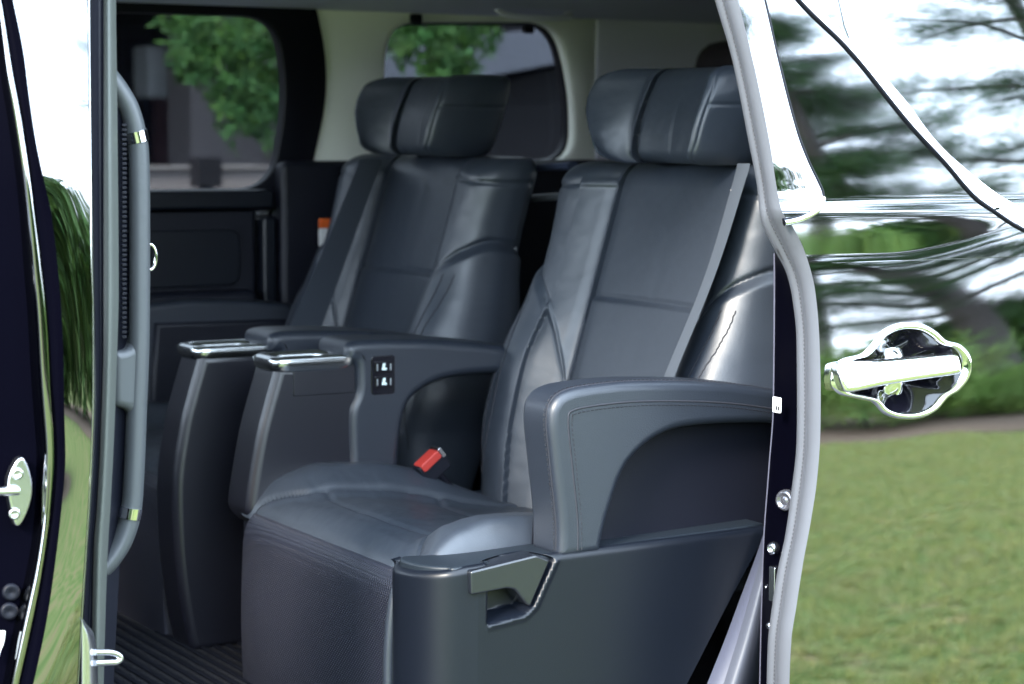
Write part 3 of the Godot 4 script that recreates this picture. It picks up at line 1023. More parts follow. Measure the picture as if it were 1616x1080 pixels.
# ---------------------------------------------------------------- pillar by the front door
func build_pillar(van: Node3D) -> void:
	var e1 := [-60, -30, 0, -14, 130, 2, 185, 11, 260, 22, 333, 30, 424, 37, 498, 43, 572, 47, 646, 52, 717, 57, 791, 55, 847, 50, 902, 41, 958, 28, 1032, 13, 1080, 4, 1140, -8]
	var e2 := [-60, -12, 0, 4, 111, 22, 185, 37, 260, 48, 333, 57, 424, 68, 498, 76, 553, 80, 610, 83, 657, 87, 720, 90, 790, 86, 858, 77, 921, 67, 1013, 48, 1080, 33, 1140, 20]
	var e3 := [-60, 8, 0, 20, 85, 37, 148, 45, 222, 56, 289, 70, 333, 80, 424, 91, 498, 97, 572, 100, 646, 101, 720, 103, 800, 97, 895, 86, 976, 74, 1050, 59, 1140, 38]
	var e4 := [-60, 138, 0, 139, 185, 141, 400, 143, 498, 146, 610, 146, 720, 143, 800, 139, 865, 135, 976, 128, 1050, 124, 1140, 118]
	var e5 := [-60, 163, 0, 163, 400, 163, 535, 163, 683, 159, 800, 153, 865, 148, 1050, 144, 1140, 141]
	var e6 := [-60, 183, 0, 183, 185, 185, 460, 187, 572, 184, 683, 180, 800, 174, 865, 170, 1013, 165, 1140, 162]
	var p := Node3D.new()
	p.name = "front_pillar"
	van.add_child(p, true)
	var far := [-60, -190, 1140, -190]
	put("jamb", strip(far, e1, -60, 1140, 0.36, 0.425, 0.0, 10, 70, 0.0, true), M.jamb, p)
	put("jamb_bead", strip(e1, e2, -60, 1140, 0.425, 0.452, 0.011, 14, 70, 0.0, true), M.paint, p)
	put("jamb_step", strip(e2, e3, -60, 1140, 0.452, 0.466, -0.003, 8, 70, 0.0, true), M.jamb, p)
	put("pillar_skin", strip(e3, e4, -60, 1140, 0.468, 0.476, 0.0005, 20, 110, 0.0, true), M.paint, p)
	put("pillar_lip", strip(e4, [-60, 144, 0, 144, 400, 148, 610, 151, 720, 148, 865, 139, 1140, 122], -60, 1140, 0.478, 0.470, 0.004, 8, 70, 0.0, true), M.chrome_dim, p)
	put("seal_groove", strip([-60, 144, 0, 144, 400, 148, 610, 151, 720, 148, 865, 139, 1140, 122], e5, -60, 1140, 0.462, 0.448, -0.01, 8, 70, 0.0, true), M.black, p)
	put("pillar_seal", strip(e5, e6, -60, 1140, 0.440, 0.425, 0.016, 16, 70, 0.0, true), M.seal_green, p)
	put("pillar_lining", strip([100, 170, 1140, 160], [100, 200, 180, 204, 600, 205, 900, 188, 1140, 176], 170, 1140, 0.40, 0.36, 0.0, 6), M.plastic_dark, p)
	# net of small dots beside the grab handle
	for i in 46:
		var row := 200.0 + i * 7.6
		if row > 540: break
		put("rib", box(P(191, row, 0.385), P(191, row, 0.385) + Vector3(0.006, 0.0035, 0.003), 0.001), M.black, p)
	# grab handle, its lower bridge and chrome bands
	var g := Node3D.new()
	g.name = "grab_handle"
	van.add_child(g, true)
	var path := []
	for q in [[168, 118, 13], [186, 142, 14], [203, 172, 14.5], [214, 212, 14.5], [219, 260, 14.5], [220, 400, 15], [219, 540, 15.5], [215, 650, 15], [211, 750, 14.5], [206, 810, 14], [193, 852, 15], [174, 882, 16], [155, 902, 16]]:
		path.append(P(q[0], q[1], 0.372))
	var bar := spline3(PackedVector3Array(path), 8)
	put("grip_bar", tube(bar, 0.0125, 0.020, Vector3(-0.3, 0, 1), 18), M.grip, g)
	var br := pad(fillet(on_plane([172, 552, 198, 552, 212, 520, 226, 560, 226, 640, 212, 680, 198, 645, 172, 640], 0.372), 0.012), 0.353, 0.388, 0.010, flat_xy)
	put("grip_bridge", br, M.grip, g)
	for q in [[[189, 231], [215, 215], [233, 211]], [[190, 802], [205, 809], [219, 818]]]:
		var c := P(q[1][0], q[1][1], 0.372)
		var n := 40 if q[0][1] < 500 else 78
		var dir := (bar[24] - bar[20]).normalized() if q[0][1] < 500 else (bar[74] - bar[70]).normalized()
		put("chrome_band", tube(PackedVector3Array([c - dir * 0.0065, c + dir * 0.0065]), 0.0140, 0.0215, Vector3(-0.3, 0, 1), 20), M.chrome, g)
	# small chrome ring behind the handle
	var rc := P(236, 406, 0.33)
	var arc := PackedVector3Array()
	for k in 13:
		var a := -PI / 2 + PI * k / 12.0
		arc.append(rc + Vector3(cos(a) * 0.008, sin(a) * 0.0155, 0))
	put("hook", tube(arc, 0.0022), M.chrome, van)
	# striker for the front door
	var s1 := Node3D.new()
	s1.name = "front_striker"
	van.add_child(s1, true)
	put("striker_plate", pad(spline2(on_plane([38, 724, 47, 745, 51, 772, 46, 800, 34, 826, 24, 830, 18, 812, 12, 780, 12, 755, 22, 732, 30, 723], 0.44), 5, true), 0.428, 0.442, 0.003, flat_xy), M.steel, s1)
	put("striker_loop", tube(PackedVector3Array([P(28, 775, 0.445), P(-30, 777, 0.452)]), 0.0055), M.steel, s1)
	for q in [[25, 748], [20, 811]]:
		put("screw", disc(P(q[0] + 2, q[1], 0.4425), Vector3(-0.2, 0, 1), [0.0, 0.0018, 0.003, 0.002, 0.0036, 0.004, 0.0062, 0.0034, 0.007, 0.0]), M.steel, s1)
	for q in [[17, 935, 14], [14, 965, 11]]:
		put("bump_stop", disc(P(q[0], q[1], 0.432), Vector3(-0.2, 0, 1), [0.0, 0.002, 0.004, 0.003, 0.007, 0.004, 0.009, 0.003, 0.0105, 0.0]), M.black, van)
	put("pillar_label", strip([996, -8, 1040, -14], [996, 8, 1010, 7, 1030, 0, 1040, -3], 996, 1040, 0.436, 0.436, 0.0, 2, 4, 0.001), M.white, van)
	# striker for the sliding door
	var s2 := Node3D.new()
	s2.name = "rear_striker"
	van.add_child(s2, true)
	put("striker_plate", strip([982, 128, 1090, 128], [982, 132, 1000, 146, 1030, 152, 1090, 154], 980, 1110, 0.486, 0.475, 0.006, 8, 20, 0.004), M.steel, s2)
	var lo := PackedVector3Array([P(150, 1030, 0.482), P(172, 1030, 0.478), P(184, 1033, 0.476), P(190, 1039, 0.475), P(184, 1045, 0.476), P(172, 1046, 0.478), P(150, 1047, 0.482)])
	put("striker_loop", tube(spline3(lo, 5), 0.0038), M.steel, s2)

# ---------------------------------------------------------------- the sliding door
func build_door(van: Node3D) -> void:
	var d := Node3D.new()
	d.name = "sliding_door"
	van.add_child(d, true)
	var left := edge_table(skin_edge)
	var rim_a := [-60, 1215, 0, 1260, 78, 1338, 200, 1438, 256, 1490, 311, 1538, 345, 1585, 363, 1616, 385, 1680, 400, 1760]
	var rim_b := [-60, 1240, 0, 1290, 67, 1353, 152, 1431, 222, 1486, 285, 1553, 326, 1616, 350, 1680, 368, 1760]
	var ra := edge_table(rim_a)
	var rb := edge_table(rim_b)
	var app := edge_table([-60, 1192, 0, 1207, 100, 1230, 200, 1256, 250, 1274, 290, 1293, 308, 1299, 322, 1297, 334, 1282])
	var y_low: float = ra[0]
	var y_app: float = app[0]
	var y_top: float = left[left.size() - 2]
	var xl := func(y: float) -> float: return tab(left, y)
	var xl2 := func(y: float) -> float: return maxf(tab(left, y), tab(app, y)) if y > y_app else tab(left, y)
	var xr := func(y: float) -> float: return tab(ra, y) if y > y_low else 1.25
	put("door_skin", skin_with_hole(0.28, y_low - 0.0005, xl), M.paint, d)
	put("door_shoulder", skin(y_low - 0.0005, y_app, 120, xl, xr, 60, 0.0), M.paint, d)
	put("pillar_panel", skin(y_app, y_top, 120, func(y: float) -> float: return tab(app, y) + 0.0015, xr, 40, 0.0), M.paint, d)
	put("pillar_applique", skin(y_app + 0.001, y_top, 120, xl, func(y: float) -> float: return tab(app, y) - 0.0015, 20, 0.0005, -0.10), M.paint, d)
	# gap line round the applique
	var gap := PackedVector3Array()
	for q in [[1192, -60], [1207, 0], [1230, 100], [1256, 200], [1274, 250], [1292, 288], [1299, 306], [1297, 322], [1282, 335], [1258, 343], [1236, 347]]: gap.append(D(q[0], q[1], -0.0005))
	put("applique_gap", tube(spline3(gap, 6), 0.0022), M.black, d)
	var gap2 := PackedVector3Array()
	for q in [[1299, 312], [1292, 330], [1270, 344], [1250, 350], [1238, 352]]: gap2.append(D(q[0], q[1], 0.002))
	put("applique_trim", tube(spline3(gap2, 6), 0.004), M.chrome, d)
	# chrome moulding and the window behind it
	var mould := []
	for i in 90:
		var row := PackedVector3Array()
		var t := i / 89.0
		var ya := lerpf(y_low, y_top, t)
		var a := Vector3(tab(ra, ya), ya, 0)
		var k := lerpf(rb[0], rb[rb.size() - 2], t)
		var b := Vector3(tab(rb, k), k, 0)
		for j in 9:
			var s := j / 8.0
			var q := a.lerp(b, s)
			q.z = zd(q.y, q.x) + 0.003 - 0.011 * s + 0.002 * sqrt(maxf(0.0, sin(PI * s)))
			row.append(q)
		mould.append(row)
	put("chrome_moulding", grid(mould, Vector3(0.3, 1.3, -2)), M.chrome, d)
	var line := PackedVector3Array()
	for i in 60:
		var ya := lerpf(y_low, y_top, i / 59.0)
		line.append(Vector3(tab(ra, ya), ya, zd(ya, tab(ra, ya)) + 0.001))
	put("moulding_seal", tube(line, 0.003), M.black, d)
	var bx := func(y: float) -> float: return tab(rb, y) - 0.004
	put("door_window", skin(rb[0], y_top, 60, bx, func(_y: float) -> float: return 1.25, 30, -0.004), M.tint, d)
	var wl := PackedVector3Array([D(1345, 66, -0.002), D(1335, 40, -0.002), D(1326, 0, -0.002), D(1318, -40, -0.002)])
	put("window_edge", tube(wl, 0.0013), M.chrome, d)
	put("window_stop", box(D(1570, 327, 0.0), D(1580, 332, 0.004) + Vector3(0.004, 0.004, 0.003), 0.001), M.black, d)
	# front edge: weather strip, inner edge with bolts and latch
	var strip_m := []
	for i in 121:
		var y := lerpf(-60, 1200, i / 120.0)
		var a := D(tab(skin_edge, y), y)
		var b := P(tab(seal_edge, y), y, a.z - 0.062)
		var row := PackedVector3Array()
		for j in 17:
			var t := j / 16.0
			var q := a.lerp(b, t)
			var lump := 0.006 * sin(PI * clampf(t / 0.62, 0, 1)) + 0.004 * sin(PI * clampf((t - 0.66) / 0.34, 0, 1))
			q += Vector3(-1, 0, 0.2) * lump
			row.append(q)
		strip_m.append(row)
	put("weather_strip", grid(strip_m, Vector3(0.6, 0.9, 0.4)), M.seal, d)
	var sl := PackedVector3Array()
	for i in 120:
		var y := lerpf(-60, 1180, i / 119.0)
		var a := D(tab(skin_edge, y), y)
		var b := P(tab(seal_edge, y), y, a.z - 0.062)
		sl.append(a.lerp(b, 0.65) + Vector3(-1, 0, 0.2) * 0.0012)
	var st := put("strip_stitching", stitches(sl, 0.003, 0.0026, 0.0006), M.seal_dark, d)
	st.set_meta("kind", "stuff")
	var inner_l := [300, 1221, 430, 1223, 640, 1221, 740, 1214, 870, 1205, 1200, 1197]
	var lip := [300, 1196, 345, 1203, 394, 1226, 431, 1246, 468, 1256, 535, 1262, 646, 1263, 700, 1262, 776, 1255, 847, 1246, 902, 1234, 961, 1225, 1013, 1219, 1080, 1217, 1200, 1216]
	put("door_inner_edge", strip(inner_l, lip, 392, 1200, 0.445, 0.535, 0.0, 8), M.jamb, d)
	put("edge_highlight", strip([300, 1219, 430, 1221, 640, 1219.5, 740, 1212.5, 870, 1203.5, 1200, 1195.5], [300, 1221.5, 430, 1223.5, 640, 1221.5, 740, 1214.5, 870, 1205.5, 1200, 1197.5], 400, 1200, 0.444, 0.447, 0.001, 4), M.edge_grey, d)
	put("door_inner_lining", strip([300, 1290, 1200, 1290], inner_l, 392, 1200, 0.40, 0.445, 0.0, 4), M.plastic_dark, d)
	# sticker with two marks
	var sk := P(1231, 639, 0.50)
	put("edge_sticker", slab(-0.0065, -0.0105, 0.0065, 0.0105, 0.0, 0.002, 0.002, 0.0006, func(a: float, b: float, c: float) -> Vector3: return sk + Vector3(-c - 0.004, b, a * 1.4)), M.white, d)
	for k in 2:
		put("sticker_mark", slab(-0.0009, -0.007, 0.0009, -0.001, 0.0, 0.0008, 0.0003, 0.0002, func(a: float, b: float, c: float) -> Vector3: return sk + Vector3(-c - 0.0062, b, a * 1.4 + 0.001 + k * 0.0048)), M.black, d)
	var ax := Vector3(-1, 0, 0.35)
	put("plug", disc(P(1240, 790, 0.515), ax, [0.0, 0.004, 0.003, 0.0045, 0.005, 0.003, 0.008, 0.003, 0.0095, 0.0055, 0.0125, 0.0055, 0.0145, 0.002, 0.015, -0.004]), M.plug_grey, d)
	put("bolt", disc(P(1220, 866, 0.505), ax, [0.0, 0.003, 0.003, 0.0032, 0.0036, 0.006, 0.006, 0.0055, 0.0085, 0.002, 0.009, -0.004]), M.steel, d)
	put("bolt", disc(P(1215, 988, 0.50), ax, [0.0, 0.004, 0.0042, 0.0035, 0.0055, -0.003]), M.steel, d)
	put("latch", box(P(1222, 935, 0.51) + Vector3(-0.006, -0.012, -0.005), P(1227, 898, 0.51) + Vector3(0.004, 0.004, 0.008), 0.002), M.steel, d)
	put("bolt", disc(P(1210, 927, 0.475), ax, [0.0, 0.003, 0.002, 0.0028, 0.0035, -0.003]), M.steel, d)
	# aperture sill trim below the door edge
	put("sill_seal", strip([820, 1212, 870, 1196, 940, 1170, 1010, 1144, 1080, 1116, 1160, 1084], [820, 1214, 870, 1203, 940, 1184, 1010, 1164, 1080, 1142, 1160, 1118], 820, 1160, 0.40, 0.425, 0.002, 8), M.seal_blue, van)
	put("sill_trim", strip([820, 1214, 870, 1203, 940, 1184, 1010, 1164, 1080, 1142, 1160, 1118], [820, 1240, 870, 1232, 940, 1222, 1010, 1212, 1080, 1195, 1160, 1170], 820, 1160, 0.428, 0.42, 0.022, 12), M.sill_grey, van)
	build_handle(van)

func handle_outline() -> PackedVector2Array:
	var ol := PackedVector2Array()
	for q in spline2(v2([1318, 596, 1322, 578, 1336, 567, 1362, 560, 1378, 545, 1393, 526, 1420, 514, 1452, 515, 1474, 526, 1490, 540, 1512, 547, 1527, 566, 1526, 592, 1510, 614, 1492, 626, 1474, 646, 1450, 657, 1420, 658, 1396, 650, 1380, 634, 1358, 628, 1332, 622, 1320, 610]), 5, true):
		var p := D(q.x, q.y)
		ol.append(Vector2(p.x, p.y))
	return ol

func skin_with_hole(y0: float, y1: float, xl: Callable) -> ArrayMesh:
	var c := D(1425, 588)
	var hole := PackedVector2Array()
	for p in handle_outline(): hole.append(Vector2(c.x, c.y) + (p - Vector2(c.x, c.y)) * 0.97)
	var rows := []
	for i in 331:
		var y := lerpf(y0, y1, i / 330.0)
		var a: float = xl.call(y)
		var row := PackedVector3Array()
		for j in 151:
			var x := lerpf(a, 0.16, j / 110.0) if j <= 110 else lerpf(0.16, 1.25, (j - 110) / 40.0)
			row.append(Vector3(x, y, zd(y, x)))
		rows.append(row)
	var m := grid(rows, Vector3(0.4, 0.9, -3.0))
	var a := m.surface_get_arrays(0)
	var v: PackedVector3Array = a[Mesh.ARRAY_VERTEX]
	var idx: PackedInt32Array = a[Mesh.ARRAY_INDEX]
	var keep := PackedInt32Array()
	for k in idx.size() / 3:
		var q := (v[idx[k * 3]] + v[idx[k * 3 + 1]] + v[idx[k * 3 + 2]]) / 3.0
		if absf(q.x - c.x) < 0.16 and absf(q.y - c.y) < 0.09 and Geometry2D.is_point_in_polygon(Vector2(q.x, q.y), hole): continue
		keep.append_array([idx[k * 3], idx[k * 3 + 1], idx[k * 3 + 2]])
	return arrays(v, a[Mesh.ARRAY_NORMAL], keep)

func build_handle(van: Node3D) -> void:
	var h := Node3D.new()
	h.name = "door_handle"
	van.add_child(h, true)
	var c := D(1425, 588)
	var ol := handle_outline()
	var cc := Vector2(c.x, c.y)
	# bezel ring: rolls up out of the skin and down into the bowl
	var rows := []
	for q in [[1.06, -0.0005], [1.03, 0.0035], [0.99, 0.0060], [0.94, 0.0058], [0.90, 0.0020], [0.875, -0.006]]:
		var row := PackedVector3Array()
		for p in ol:
			var k := cc + (p - cc) * float(q[0])
			row.append(Vector3(k.x, k.y, zd(k.y, k.x) + float(q[1])))
		rows.append(row)
	put("bezel", grid(rows, c - Vector3(0, 0, 0.05), true), M.chrome, h)
	rows = []
	for i in 15:
		var t := i / 14.0
		var s := 0.885 * (1.0 - t) + 0.01
		var row := PackedVector3Array()
		for p in ol:
			var k := cc + (p - cc) * s
			row.append(Vector3(k.x, k.y, zd(k.y, k.x) + 0.001 - 0.030 * sin(PI / 2 * minf(1.0, t * 1.25))))
		rows.append(row)
	put("bowl", grid(rows, c - Vector3(0, 0, 0.3), true), M.bowl_black, h)
	# grip: flat bar, thicker at the front
	var to := func(a: float, b: float, cz: float) -> Vector3: return Vector3(a, b, cz + zd(1.05, 0.0) - (b - 1.05) * 0.30)
	var go := PackedVector2Array()
	for q in [[1324, 584], [1334, 573], [1400, 568], [1460, 563], [1512, 560], [1519, 568], [1519, 584], [1512, 591], [1450, 600], [1390, 609], [1338, 619], [1327, 610]]:
		var p := D(q[0], q[1], 0.016)
		go.append(Vector2(p.x, p.y))
	put("grip", pad(spline2(go, 4, true), -0.004, 0.020, 0.008, to, 6), M.chrome_bright, h)
	for q in [[1412, 560], [1411, 616]]:
		put("lock_cover", disc(D(q[0], q[1], -0.019), Vector3(0, 0.5 if q[1] < 590 else -0.3, 1), [0.0, 0.0012, 0.006, 0.001, 0.0075, -0.0005, 0.009, 0.0012, 0.0150, 0.0004, 0.0165, -0.003], 28), M.chrome, h)

# ---------------------------------------------------------------- outdoors
func leaf_mesh(kind: String) -> ArrayMesh:
	var st := SurfaceTool.new()
	st.begin(Mesh.PRIMITIVE_TRIANGLES)
	var n := 9 if kind == "needle" else 5
	for i in n:
		var a := TAU * i / n + rng.randf() * 0.6
		var up := rng.randf_range(-0.3, 0.9)
		var dir := Vector3(cos(a), up, sin(a)).normalized()
		var side := dir.cross(Vector3(0.2, 1, 0.1)).normalized() * (0.035 if kind == "needle" else 0.26)
		var base := dir * 0.05
		var tip := dir * (1.0 if kind == "needle" else 0.9)
		var mid := base.lerp(tip, 0.5) + Vector3(0, 0.06, 0)
		for t in [[base, mid + side, mid - side], [mid + side, tip, mid - side]]:
			for q in t: st.add_vertex(q)
	st.generate_normals()
	return st.commit()

func foliage(called: String, parent: Node, mesh: Mesh, m: Material, spots: Array, small: float, big: float, flatten := 1.0, vary := 0.45) -> void:
	var mm := MultiMesh.new()
	mm.transform_format = MultiMesh.TRANSFORM_3D
	mm.use_colors = true
	mm.mesh = mesh
	mm.instance_count = spots.size()
	for i in spots.size():
		var b := Basis(Vector3(rng.randf() - 0.5, rng.randf(), rng.randf() - 0.5).normalized(), rng.randf() * TAU).scaled(Vector3.ONE * rng.randf_range(small, big))
		b = b.scaled(Vector3(1, flatten, 1))
		mm.set_instance_transform(i, Transform3D(b, spots[i]))
		var k := rng.randf_range(1.0 - vary, 1.0 + vary)
		mm.set_instance_color(i, Color(k * rng.randf_range(0.85, 1.2), k, k * rng.randf_range(0.7, 1.1)))
	var o := MultiMeshInstance3D.new()
	o.name = called
	o.multimesh = mm
	o.material_override = m
	o.set_meta("kind", "stuff")
	parent.add_child(o, true)

func leaf_mat(c: Color) -> StandardMaterial3D:
	var m := mat(c, 0.7, 0.0, 0.25)
	m.vertex_color_use_as_albedo = true
	m.cull_mode = BaseMaterial3D.CULL_DISABLED
	m.backlight_enabled = true
	m.backlight = Color(0.3, 0.4, 0.12)
	return m

func build_outdoors() -> void:
	# lawn, beds, drive
	var lawn := mat(Color.WHITE, 1.0, 0.0, 0.08)
	lawn.albedo_texture = noise_tex(0.011, 1024, 21, FastNoiseLite.TYPE_SIMPLEX, 6, false, 4.0, ramp([0.0, Color(0.072, 0.112, 0.038), 0.38, Color(0.100, 0.142, 0.048), 0.52, Color(0.125, 0.155, 0.058), 0.66, Color(0.155, 0.158, 0.072), 1.0, Color(0.18, 0.135, 0.08)]))
	((lawn.albedo_texture as NoiseTexture2D).noise as FastNoiseLite).fractal_gain = 0.56
	triplanar(lawn, 0.25, true)
	var g := PlaneMesh.new()
	g.size = Vector2(900, 900)
	var ground := put("lawn", g, lawn)
	ground.set_meta("kind", "structure")
	var asphalt := mat(Color(0.07, 0.07, 0.075), 0.9)
	asphalt.normal_enabled = true
	asphalt.normal_texture = noise_tex(0.2, 256, 23, FastNoiseLite.TYPE_SIMPLEX, 3, true, 6.0)
	triplanar(asphalt, 2.0, true)
	var dr := put("driveway", box(Vector3(-30, -0.1, -9.5), Vector3(30, 0.02, 1.15), 0.03), asphalt)
	dr.set_meta("kind", "structure")
	var c0 := Vector3(-1.9, 0, -1.6)
	var soil := mat(Color(0.15, 0.12, 0.10), 0.95, 0.0, 0.1)
	soil.albedo_texture = noise_tex(0.05, 512, 24, FastNoiseLite.TYPE_SIMPLEX, 5, false, 4.0, ramp([0.0, Color(0.5, 0.45, 0.4), 1.0, Color(1.5, 1.4, 1.3)]))
	triplanar(soil, 0.8, true)
	var bed := []
	for i in 61:
		var a := lerpf(0.10, 2.5, i / 60.0)
		var row := PackedVector3Array()
		for j in 5:
			var r := lerpf(13.5 + 0.55 * sin(a * 11.0) + 0.35 * sin(a * 27.0), 18.5, j / 4.0)
			row.append(c0 + Vector3(cos(a) * r, 0.01 + 0.05 * sin(PI * j / 4.0), sin(a) * r))
		bed.append(row)
	var bedo := put("planting_bed", grid(bed, Vector3(5, -20, 8)), soil)
	bedo.set_meta("kind", "structure")
	# grass blades near enough to show in the paint
	var blade := SurfaceTool.new()
	blade.begin(Mesh.PRIMITIVE_TRIANGLES)
	for i in 14:
		var a := TAU * i / 14.0 + rng.randf() * 0.4
		var dd := Vector3(cos(a), 0, sin(a)) * rng.randf_range(0.3, 1.0)
		var sd := Vector3(-sin(a), 0, cos(a)) * 0.035
		for q in [dd * 0.4 + sd, dd * 1.1 + Vector3.UP * rng.randf_range(0.5, 1.0), dd * 0.4 - sd]: blade.add_vertex(q)
	blade.generate_normals()
	var bm := blade.commit()
	var spots := []
	for i in 80000:
		var t := sqrt(rng.randf()) * 13.3
		var a := lerpf(0.55, 1.45, rng.randf())
		var q := c0 + Vector3(cos(a), 0, sin(a)) * t
		if q.z > 1.25: spots.append(q)
	foliage("grass", self, bm, leaf_mat(Color(0.245, 0.275, 0.12)), spots, 0.030, 0.055, 1.0, 0.15)
	# shrubs along the bed
	var needle := leaf_mesh("needle")
	var broad := leaf_mesh("broad")
	var shrub_m := leaf_mat(Color(0.12, 0.20, 0.055))
	var shrub_d := leaf_mat(Color(0.068, 0.125, 0.042))
	var wood := bumpy(mat(Color(0.065, 0.055, 0.052), 0.9), noise_tex(0.05, 256, 31, FastNoiseLite.TYPE_SIMPLEX, 4, true, 8.0), 1.0, 3.0)
	for i in 24:
		var a := lerpf(0.30, 1.62, i / 15.0)
		var r := 15.6 + rng.randf_range(-0.5, 0.8)
		var tall := a > 1.10
		var h := rng.randf_range(2.2, 3.0) if tall else (1.5 if a > 0.85 else 0.62) * rng.randf_range(0.85, 1.15)
		var w := rng.randf_range(1.0, 1.4)
		var at := c0 + Vector3(cos(a) * r, 0, sin(a) * r)
		var nth: String = ["first", "second", "third", "fourth", "fifth", "sixth", "seventh", "eighth", "ninth", "tenth", "eleventh", "twelfth", "thirteenth", "fourteenth"][23 - i if tall else 9 - i]
		var s := thing("shrub", nth + (" from the left of the tall dark green shrubs mirrored in the narrow pillar" if tall else " from the left of the %s green junipers mirrored below the door handle" % ("rounded" if a > 0.85 else "low")), "shrub", at, "tall shrubs mirrored in the pillar" if tall else "junipers mirrored in the door")
		var leaves := []
		for k in (900 if tall else 700):
			var p := Vector3(rng.randfn(), rng.randfn(), rng.randfn()).normalized() * pow(rng.randf(), 0.4)
			var bump := 1.0 + 0.25 * sin(p.x * 7.0 + i) * cos(p.z * 6.0)
			leaves.append(Vector3(p.x * w * bump, h * 0.5 + p.y * h * 0.5 * bump, p.z * w * bump))
		foliage("crown", s, needle if not tall else broad, shrub_m if not tall else shrub_d, leaves, 0.16, 0.32, 0.8)
		put("stem", tube(PackedVector3Array([Vector3.ZERO, Vector3(0.05, h * 0.3, 0), Vector3(-0.05, h * 0.6, 0.05)]), 0.05, 0.05, Vector3.ZERO, 7, [1.0, 0.8, 0.4]), wood, s)
	# leaning pines with layered branches
	var pine_m := leaf_mat(Color(0.040, 0.082, 0.036))
	for i in 9:
		var a := lerpf(0.50, 0.86, i / 8.0) + rng.randf_range(-0.01, 0.01)
		var at := c0 + Vector3(cos(a), 0, sin(a)) * rng.randf_range(26.0, 30.0)
		var s := thing("bush", ["first", "second", "third", "fourth", "fifth", "sixth", "seventh", "eighth", "ninth"][8 - i] + " from the left of the far dark bushes mirrored right of the door handle", "bush", at, "far bushes mirrored in the paint")
		var leaves := []
		for k in 500:
			var p := Vector3(rng.randfn(), rng.randfn(), rng.randfn()).normalized() * pow(rng.randf(), 0.4)
			leaves.append(Vector3(p.x * 1.5, 0.95 + p.y * 0.95, p.z * 1.5))
		foliage("crown", s, broad, shrub_d, leaves, 0.25, 0.5, 0.9)
		put("stem", tube(PackedVector3Array([Vector3.ZERO, Vector3(0.05, 0.8, 0), Vector3(-0.05, 1.6, 0.05)]), 0.06, 0.06, Vector3.ZERO, 7, [1.0, 0.8, 0.4]), wood, s)
	pine(c0, 0.826, 19.5, "leaning pine with a bare trunk and layered boughs, mirrored above the door handle", Vector3(-1.7, 0, 1.6), 7.6, pine_m, wood, needle, 1.0, 0.36)
	pine(c0, 0.775, 24.0, "tall broad pine mirrored in the door window", Vector3(0.3, 0, -0.3), 14.5, pine_m, wood, needle, 1.4, 0.50)
	pine(c0, 0.945, 27.0, "slim far pine mirrored in the black panel before the door window", Vector3(0.4, 0, 0.3), 10.5, pine_m, wood, needle, 0.9, 0.62)
	pine(c0, 1.30, 24.0, "tall pine mirrored at the top of the narrow pillar", Vector3(0.5, 0, 0.3), 16.5, pine_m, wood, needle, 1.6, 0.66)
	var og := thing("ornamental_grass", "clump of long arching green blades mirrored low in the narrow pillar", "plant", c0 + Vector3(cos(1.22) * 8.0, 0, sin(1.22) * 8.0))
	var blades := []
	for k in 90: blades.append(Vector3(rng.randfn() * 0.25, 0.0, rng.randfn() * 0.25))
	foliage("blades", og, bm, shrub_d, blades, 0.5, 0.8, 1.0)
	put("base", tube(PackedVector3Array([Vector3.ZERO, Vector3(0, 0.12, 0)]), 0.12, 0.12, Vector3.ZERO, 8, [1.0, 0.6]), wood, og)
	# house and leafy tree beyond the van
	build_house()
	var lm := leaf_mat(Color(0.062, 0.150, 0.050))
	var tr := thing("leafy_tree", "young tree with bright green leaves hanging outside the far windows", "tree", Vector3(P(545, 200, -4.6).x, 0, -4.6))
	put("trunk", tube(spline3(v3([0.0, 0, 0, 0.04, 1.0, -0.1, -0.03, 2.0, 0.1, 0.0, 3.6, 0.0]), 5), 0.07, 0.07, Vector3.ZERO, 9, [1.0, 1.0, 0.9, 0.85, 0.8, 0.75, 0.7, 0.65, 0.6, 0.55, 0.5, 0.45, 0.4, 0.35]), wood, tr)
	var lv := []
	for cl in [[350, 70, 38, 46], [300, 45, 30, 26], [395, 60, 34, 40], [405, 120, 34, 44], [372, 160, 26, 34], [415, 175, 20, 26], [310, 100, 22, 22], [690, 70, 44, 36], [650, 35, 40, 26], [730, 60, 34, 30], [705, 112, 24, 24]]:
		for k in 95:
			var q := P(cl[0] + rng.randfn() * cl[2] * 0.75, cl[1] + rng.randfn() * cl[3] * 0.75, -4.6 + rng.randfn() * 0.3)
			lv.append(q - tr.position)
	for k in 900: lv.append(Vector3(rng.randfn() * 1.1, 3.7 + rng.randfn() * 0.35, rng.randfn() * 0.7))
	foliage("crown", tr, broad, lm, lv, 0.030, 0.062, 1.0)

